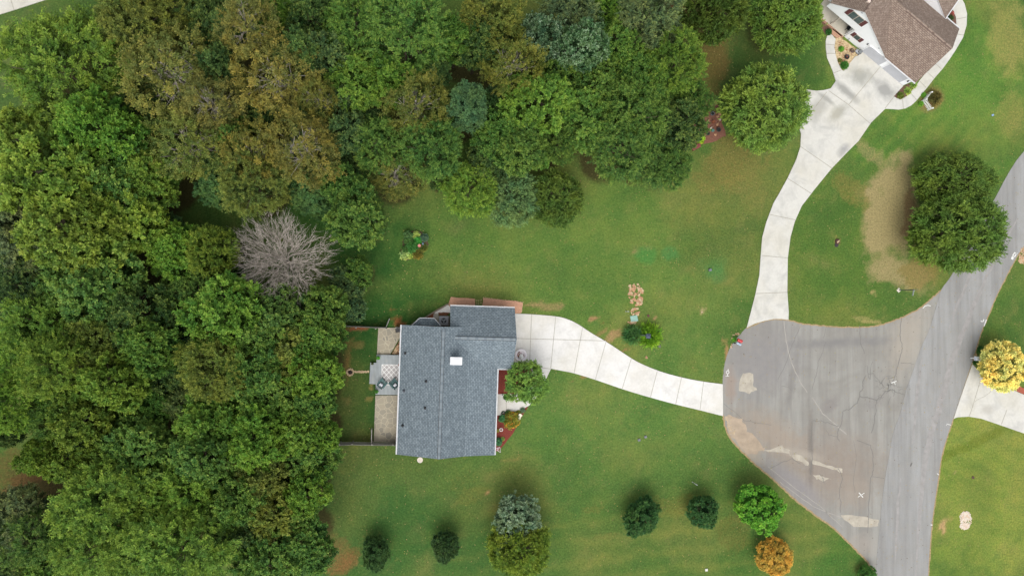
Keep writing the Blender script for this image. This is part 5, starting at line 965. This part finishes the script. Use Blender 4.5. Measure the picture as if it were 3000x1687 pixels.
# street sign
x, y, _ = xy(2634, 850); e = thing('street_sign', (x, y, 0), 'dark street sign post with crossed blades in the dry grass near the street', 'street sign'); q = MB(); q.tube([(x, y, 0), (x, y, 2.62)], .045, 8); q.build('post', plain('sign_post', (60, 76, 80), .5), e)
q = MB(); q.lathe([(.3, 0), (.28, .05)], (x - .05, y, 0), 4); q.build('base', stone_w, e)
for k, (an, z_) in enumerate(((radians(76), 2.62), (radians(8), 2.8))):
    q = MB(); d = (cos(an) * .38, sin(an) * .38); q.beam((x - d[0] * (1.8 if k == 0 else 1), y - d[1] * (1.8 if k == 0 else 1), z_), (x + d[0] * (.2 if k == 0 else 1), y + d[1] * (.2 if k == 0 else 1), z_), .04, .17); q.build('blade', plain('sign_blade%d' % k, (190, 196, 196) if k == 0 else (86, 92, 84), .5), e)

# ------------------------------------------------------------------ brown-roofed house
A2 = P(2522, 150.4); B2 = P(2645.2, 253); ud = (B2 - A2) / np.linalg.norm(B2 - A2); A3 = math.atan2(ud[1], ud[0])
h2 = thing('house', (A2[0], A2[1], 0), 'white house with brown shingle roof and two-door garage at the upper right', 'house', rz=A3)
def h2l(px, py, z=0.0): q = P(px, py, z); dx, dy = q[0] - A2[0], q[1] - A2[1]; return (dx * cos(-A3) - dy * sin(-A3), dx * sin(-A3) + dy * cos(-A3), z)
EL, ER, AU, AZ = -7.1, 2.2, -3.86, 5.75
m = MB(); fc_ = [(-7.0, 2.15), (-2.65, 2.15), (-2.65, 0), (6.62, 0), (6.62, 2.0), (ER, 2.0), (AU, AZ - .14), (-7.0, 3.1)]
def extr(m, poly, w0, w1, mi=0):
    for wq, rev in ((w0, False), (w1, True)):
        tr_ = tessellate_polygon([[Vector((u, z, 0)) for u, z in poly]])
        for t_ in tr_: m.face([(poly[i][0], wq, poly[i][1]) for i in t_], mi)
    n = len(poly)
    for k in range(n): j = (k + 1) % n; m.face([(poly[k][0], w0, poly[k][1]), (poly[j][0], w0, poly[j][1]), (poly[j][0], w1, poly[j][1]), (poly[k][0], w1, poly[k][1])], mi)
extr(m, fc_, .06, .24); extr(m, [(-7.0, 0), (-2.75, 0), (-2.75, 3.0), (-7.0, 3.0)], 2.2, 2.4); m.box((-2.7, 1.2, 0), (.15, 2.0, 2.2))
m.box((6.55, 4.3, 0), (.14, 8.3, 2.0)); m.box((0, 8.35, 0), (13.2, .14, 2.0)); m.box((-7.0, 6.5, 0), (.14, 8.0, 3.0)); extr(m, [(6.5, 2.0), (6.62, 2.0), (6.62, 4.2), (6.5, 4.2)], 4.1, 4.3)
extr(m, [(5.2, 2.3), (-.8, 2.3), (-.8, 5.9), (-.6, 5.6)], 8.2, 8.34)
m.face([(6.6, .2, 2.0), (6.6, 8.3, 2.0), (6.6, 4.25, 4.3)])
wl2 = m.build('wall', siding, h2, local=True)
m = MB()
roofface(m, [(EL, -.08, 3.2), (AU, -.08, AZ), (AU, 13, AZ), (EL, 13, 3.2)], (0, 1, 0)); roofface(m, [(AU, -.08, AZ), (ER, -.08, 2.06), (ER, 8.3, 2.06), (AU, 13, AZ)], (0, 1, 0))
roofface(m, [(1.98, -.1, 2.08), (6.9, -.1, 2.08), (7.15, 4.25, 4.62), (-2.3, 4.25, 4.62)], (1, 0, 0)); roofface(m, [(7.15, 4.25, 4.62), (7.5, 8.5, 2.2), (-2, 8.5, 2.2), (-2, 4.25, 4.62)], (1, 0, 0))
roofface(m, [(5.3, 8.15, 2.42), (5.3, 14, 2.42), (-.7, 14, 6.0), (-.7, 8.15, 6.0)], (0, 1, 0)); roofface(m, [(-.7, 8.15, 6.0), (-.7, 14, 6.0), (-6, 14, 3), (-6, 8.15, 3)], (0, 1, 0))
rf2 = m.build('roof', [sh_brown, trim], h2, local=True)
m = MB(); capstrip(m, (AU, -.05, AZ), (AU, 12.9, AZ), .26, .62, .75); m.build('ridge_cap', [sh_capb, sh_brown, sh_capb, plain('cap_edge', (100, 78, 74), .9)], rf2, local=True); m = MB(); capstrip(m, (.2, 4.25, 4.62), (7.1, 4.25, 4.62), .26, .58, .58); m.build('ridge_cap', [sh_capb, sh_brown, sh_capb, plain('cap_edge', (100, 78, 74), .9)], rf2, local=True)
m = MB(); m.beam((ER, -.16, 2.02), (6.9, -.16, 2.02), .1, .1); m.build('gutter', trim, h2, local=True)
m = MB(); m.beam((5.36, 8.2, 2.38), (5.36, 13.5, 2.38), .1, .1); m.beam((5.5, 8.6, 2.16), (7.5, 8.6, 2.16), .1, .1); m.build('gutter', trim, h2, local=True)
m = MB(); m.box((-4.2, 1.35, 5.35), (.4, .35, .3), 0, 0, .9); m.build('roof_vent', plain('vent_pink', (238, 218, 206), .6), rf2, local=True)
shut = plain('shutter_maroon', (108, 62, 62), .6, .15)
def win(u0, u1, z0, z1, sp, dbl):
    f = MB(); f.box(((u0 + u1) / 2, .03, z0), (u1 - u0, .07, z1 - z0)); fo = f.build('window', plain('frame_beige', (206, 196, 184), .6), h2, local=True); g_ = MB(); n = 2 if dbl else 1; w_ = (u1 - u0) / n
    for k in range(n):
        for (a, b_) in ((z0 + .05, (z0 + z1) / 2 - .015), ((z0 + z1) / 2 + .015, z1 - .05)): g_.box((u0 + w_ * (k + .5), -.012, a), (w_ - .1, .02, b_ - a))
    g_.build('glass', glass_m, fo, local=True)
    for u in (u0 - sp / 2 - .02, u1 + sp / 2 + .02): s_ = MB(); s_.box((u, .03, z0), (sp, .06, z1 - z0)); [s_.box((u, -.004, z0 + .06 + k * .1), (sp * .8, .02, .05)) for k in range(int((z1 - z0 - .1) / .1))]; s_.build('shutter', shut, fo, local=True)
win(-4.72, -3.05, 3.36, 4.6, .44, True); win(-2.08, -1.4, 1.04, 1.86, .38, False)
gdm = plain('garage_grey', (200, 202, 208), .6, .05, 1.5, k=.72)
def gdoor(u0, u1):
    f = MB(); f.box(((u0 + u1) / 2, .035, 0), (u1 - u0 + .16, .06, 1.88)); fo = f.build('door_frame', siding, h2, local=True); d = MB(); c = .35; pl = [(u0, 0), (u1, 0), (u1, 1.78 - c * .5), (u1 - c, 1.78), (u0 + c, 1.78), (u0, 1.78 - c * .5)]
    d.face([(u, -.002, z + .02) for u, z in pl]); [d.box(((u0 + u1) / 2, -.003, .43 * k), (u1 - u0 - .02, .015, .02)) for k in (1, 2, 3)]; d.build('garage_door', gdm, fo, local=True)
gdoor(.02, 2.72); gdoor(3.28, 6.02)
for u, z in ((-.35, 1.72), (6.32, 1.25)): m = MB(); m.box((u, -.04, z), (.13, .12, .24), 0, 0, .7); m.build('wall_lamp', dark_m, h2, local=True)
m = MB(); m.box((-4.0, 0.0, 5.2), (.2, .06, .12)); m.box((.8, .02, 2.4), (.12, .05, .1)); m.build('wall_vent', grey_m, h2, local=True)
m = MB(); m.beam((-2.1, -.02, .05), (-2.1, -.02, .5), .04, .04); m.build('downpipe', dark_m, h2, local=True)
m = MB(); m.prism([(-7.2, -.02), (-2.75, -.02), (-2.75, 2.2), (-7.2, 2.2)], 0, .12); m.build('porch_floor', conc3, h2, local=True)
m = MB(); m.box((-4.9, .1, 0), (.14, .14, 2.15)); m.build('porch_post', plain('post_beige', (216, 204, 190), .6), h2, local=True)
m = MB(); m.box((-5.0, 2.18, .12), (.95, .06, 2.0)); m.build('front_door', plain('door_dark', (70, 60, 58), .5), h2, local=True)
m = MB(); m.prism([(-7.3, -.25), (-2.75, -.25), (-2.75, -.02), (-7.3, -.02)], 0, .1); m.build('porch_edge', plain('edge_brick', (184, 142, 116), .9, .2, 6), h2, local=True)
def loc2(px, py, z=0.0): return xy(px, py, z)
e = thing('patio_chair', xy(2487, 84, .5), 'dark chair at the right end of the shaded porch', 'chair', rz=A3); e.location[2] = .12; q = MB(); q.box((0, 0, .38), (.5, .5, .06)); q.build('seat', dark_m, e, local=True); q = MB(); q.box((0, .24, .42), (.5, .05, .5)); q.build('backrest', dark_m, e, local=True)
for a in (-.2, .2):
    for b_ in (-.2, .2): q = MB(); q.box((a, b_, 0), (.04, .04, .38)); q.build('leg', dark_m, e, local=True)
# its beds
bed([(2447, 114), (2462, 108), (2469.7, 117), (2490, 131), (2510, 145), (2521, 152), (2512, 163), (2504, 166), (2486.8, 188), (2472, 207), (2466, 205.5), (2455, 187), (2448, 162), (2444.5, 140)], plain('cream_gravel', (226, 206, 162), .95, .35, 9, c2=(150, 116, 80), bumps=.5), .06, 'gravel_bed', 'cream gravel bed with shrubs in front of the white house wall', 'gravel bed', .04)
rocks([(2462, 128, 8, 8), (2470, 150, 14, 18), (2480, 160, 14, 16), (2468, 185, 6, 12), (2490, 150, 12, 10)], 26, 'tan and brown stones strewn over the cream gravel bed', .07, (stone_m, plain('brown_stone', (170, 120, 84), .9, .2)), 12, .05)
bed([(2434, 88), (2440, 86), (2466, 106), (2452, 114), (2436, 102)], plain('brick_landing', (204, 158, 130), .9, .2, 6), .1, 'brick_step', 'salmon brick landing between porch and curved walk', 'step', 0)
bed([(2400, 64), (2412, 66), (2436, 88), (2432, 100), (2420, 104), (2406, 84)], mul_br, .05, label='small mulch bed with a round bush beside the porch', jitter=0)
leafblob('shrub', 2428, 94, .36, .5, (52, 104, 44), 'round dark green bush beside the porch', 'shrub'); leafblob('shrub', 2464.5, 144, .32, .4, (104, 160, 56), 'small bright green bush in the cream gravel', 'shrub'); leafblob('shrub', 2473.8, 192, .48, .55, (70, 124, 48), 'larger green bush at the lower tip of the cream gravel bed', 'shrub')
leafblob('shrub', 2461, 178, .26, .3, (120, 116, 60), 'small olive bush left of the larger green bush in gravel', 'shrub')
x, y, _ = xy(2480.6, 167.7, .2); e = thing('fire_bowl', (x, y, .06), 'dark round wire fire bowl standing on the cream gravel', 'fire bowl'); q = MB(); q.lathe([(.15, 0), (.3, .2), (.3, .24), (.24, .22), (.1, .1)], (x, y, .06), 14); q.build('bowl', dark_m, e); q = MB(); q.beam((x - .1, y, .25), (x + .12, y + .08, .28), .06, .06); q.beam((x - .05, y + .1, .25), (x + .05, y - .1, .3), .06, .06); q.build('logs', plain('log_red', (140, 80, 60), .9), e)
x, y, _ = xy(2498, 148, .3); e = thing('hose_reel', (x, y, .06), 'dark hose coil with loose loops against the white wall', 'hose')
for k in range(3): q = MB(); q.tube([(x + (.24 - .05 * k) * cos(a), y + (.24 - .05 * k) * sin(a), .2 + .06 * k) for a in np.linspace(0, 2 * pi, 13)], .03, 5); q.build('coil', plain('hose_brown', (96, 80, 78), .5), e)
for k, (dx, dy) in enumerate(((-.35, -.1), (-.15, -.45))): q = MB(); q.tube([(x + dx + .2 * cos(a), y + dy + .2 * sin(a), .09) for a in np.linspace(0, 5, 11)], .015, 5); q.build('loop', plain('hose_tan', (170, 150, 130), .5), e)
x, y, _ = xy(2513, 150, .5); e = thing('folding_chair', (x, y, .06), 'grey folding chair and bin beside the left garage door', 'chair', rz=A3); q = MB(); q.box((0, 0, .35), (.45, .42, .05)); q.build('seat', grey_m, e, local=True); q = MB(); q.box((.3, .1, 0), (.4, .35, .6)); q.build('side_box', plain('box_grey', (132, 136, 138), .6), e, local=True)
for a in (-.18, .18): q = MB(); q.beam((a, -.2, 0), (a, .2, .7), .03, .03); q.build('leg', dark_m, e, local=True)
bed([(2646, 254), (2678, 239), (2684, 240), (2682, 250), (2665, 274), (2649, 286), (2633, 290), (2626, 288), (2619, 282)], mul_br, .09, label='dark mulch bed between garage corner and curved walk', jitter=0)
leafblob('hosta', 2676, 248.5, .38, .35, (168, 196, 100), 'pale green hosta beside the garage corner, upper of two', 'plant', 'grass'); leafblob('hosta', 2659, 267.5, .38, .35, (184, 204, 104), 'pale green hosta in the mulch, lower of two', 'plant', 'grass'); leafblob('shrub', 2638, 280.7, .42, .4, (110, 120, 48), 'olive shrub at the lower end of the garage mulch bed', 'shrub')
bed([(2786, 27), (2791, 31), (2798, 50), (2800, 74), (2786, 66), (2770, 52)], mul_br, .09, label='dark bed under the rear gable edge inside the curved walk', jitter=0); leafblob('shrub', 2789, 40, .25, .4, (190, 96, 96), 'small pink-leaved shrub inside the curved walk', 'shrub'); leafblob('shrub', 2783, 54, .4, .5, (66, 84, 50), 'dark shrub against the rear wall inside the curved walk', 'shrub')
# picket corner and rose
leafblob('shrub', 2738, 287, .78, .8, (128, 116, 66), 'round brownish ornamental bush behind the white picket corner', 'shrub', 'grass'); leafblob('shrub', 2706, 279, .3, .3, (110, 164, 56), 'bright green plant above the white picket corner', 'plant'); leafblob('shrub', 2698, 305, .32, .3, (116, 168, 56), 'bright green plant left of the white picket corner', 'plant')
e = thing('picket_fence', xy(2700.3, 297), 'white L-shaped piece of picket fence around a brown bush', 'fence')
ca_, cb_, cc_ = [np.array(P(*c)[:2]) for c in ((2716, 276), (2700.3, 297), (2718, 322.6))]; q = MB()
for a, b_ in ((ca_, cb_), (cb_, cc_)):
    n = 7
    for k in range(n): c_ = a + (b_ - a) * (k + .3) / n; q.box((c_[0], c_[1], .02), (.09, .035, .8), math.atan2(*(b_ - a)[::-1])); q.box((c_[0], c_[1], .82), (.09, .035, .06), math.atan2(*(b_ - a)[::-1]), 0, .1)
q.build('pickets', wht, e); q = MB()
for a, b_ in ((ca_, cb_), (cb_, cc_)):
    for z_ in (.25, .6): q.beam((*a, z_), (*b_, z_), .05, .07)
q.build('rails', wht, e)
for c_ in (ca_, cb_, cc_): q = MB(); q.box((c_[0], c_[1], 0), (.13, .13, .95)); q.build('post', wht, e)
print('objects', len(bpy.data.objects))
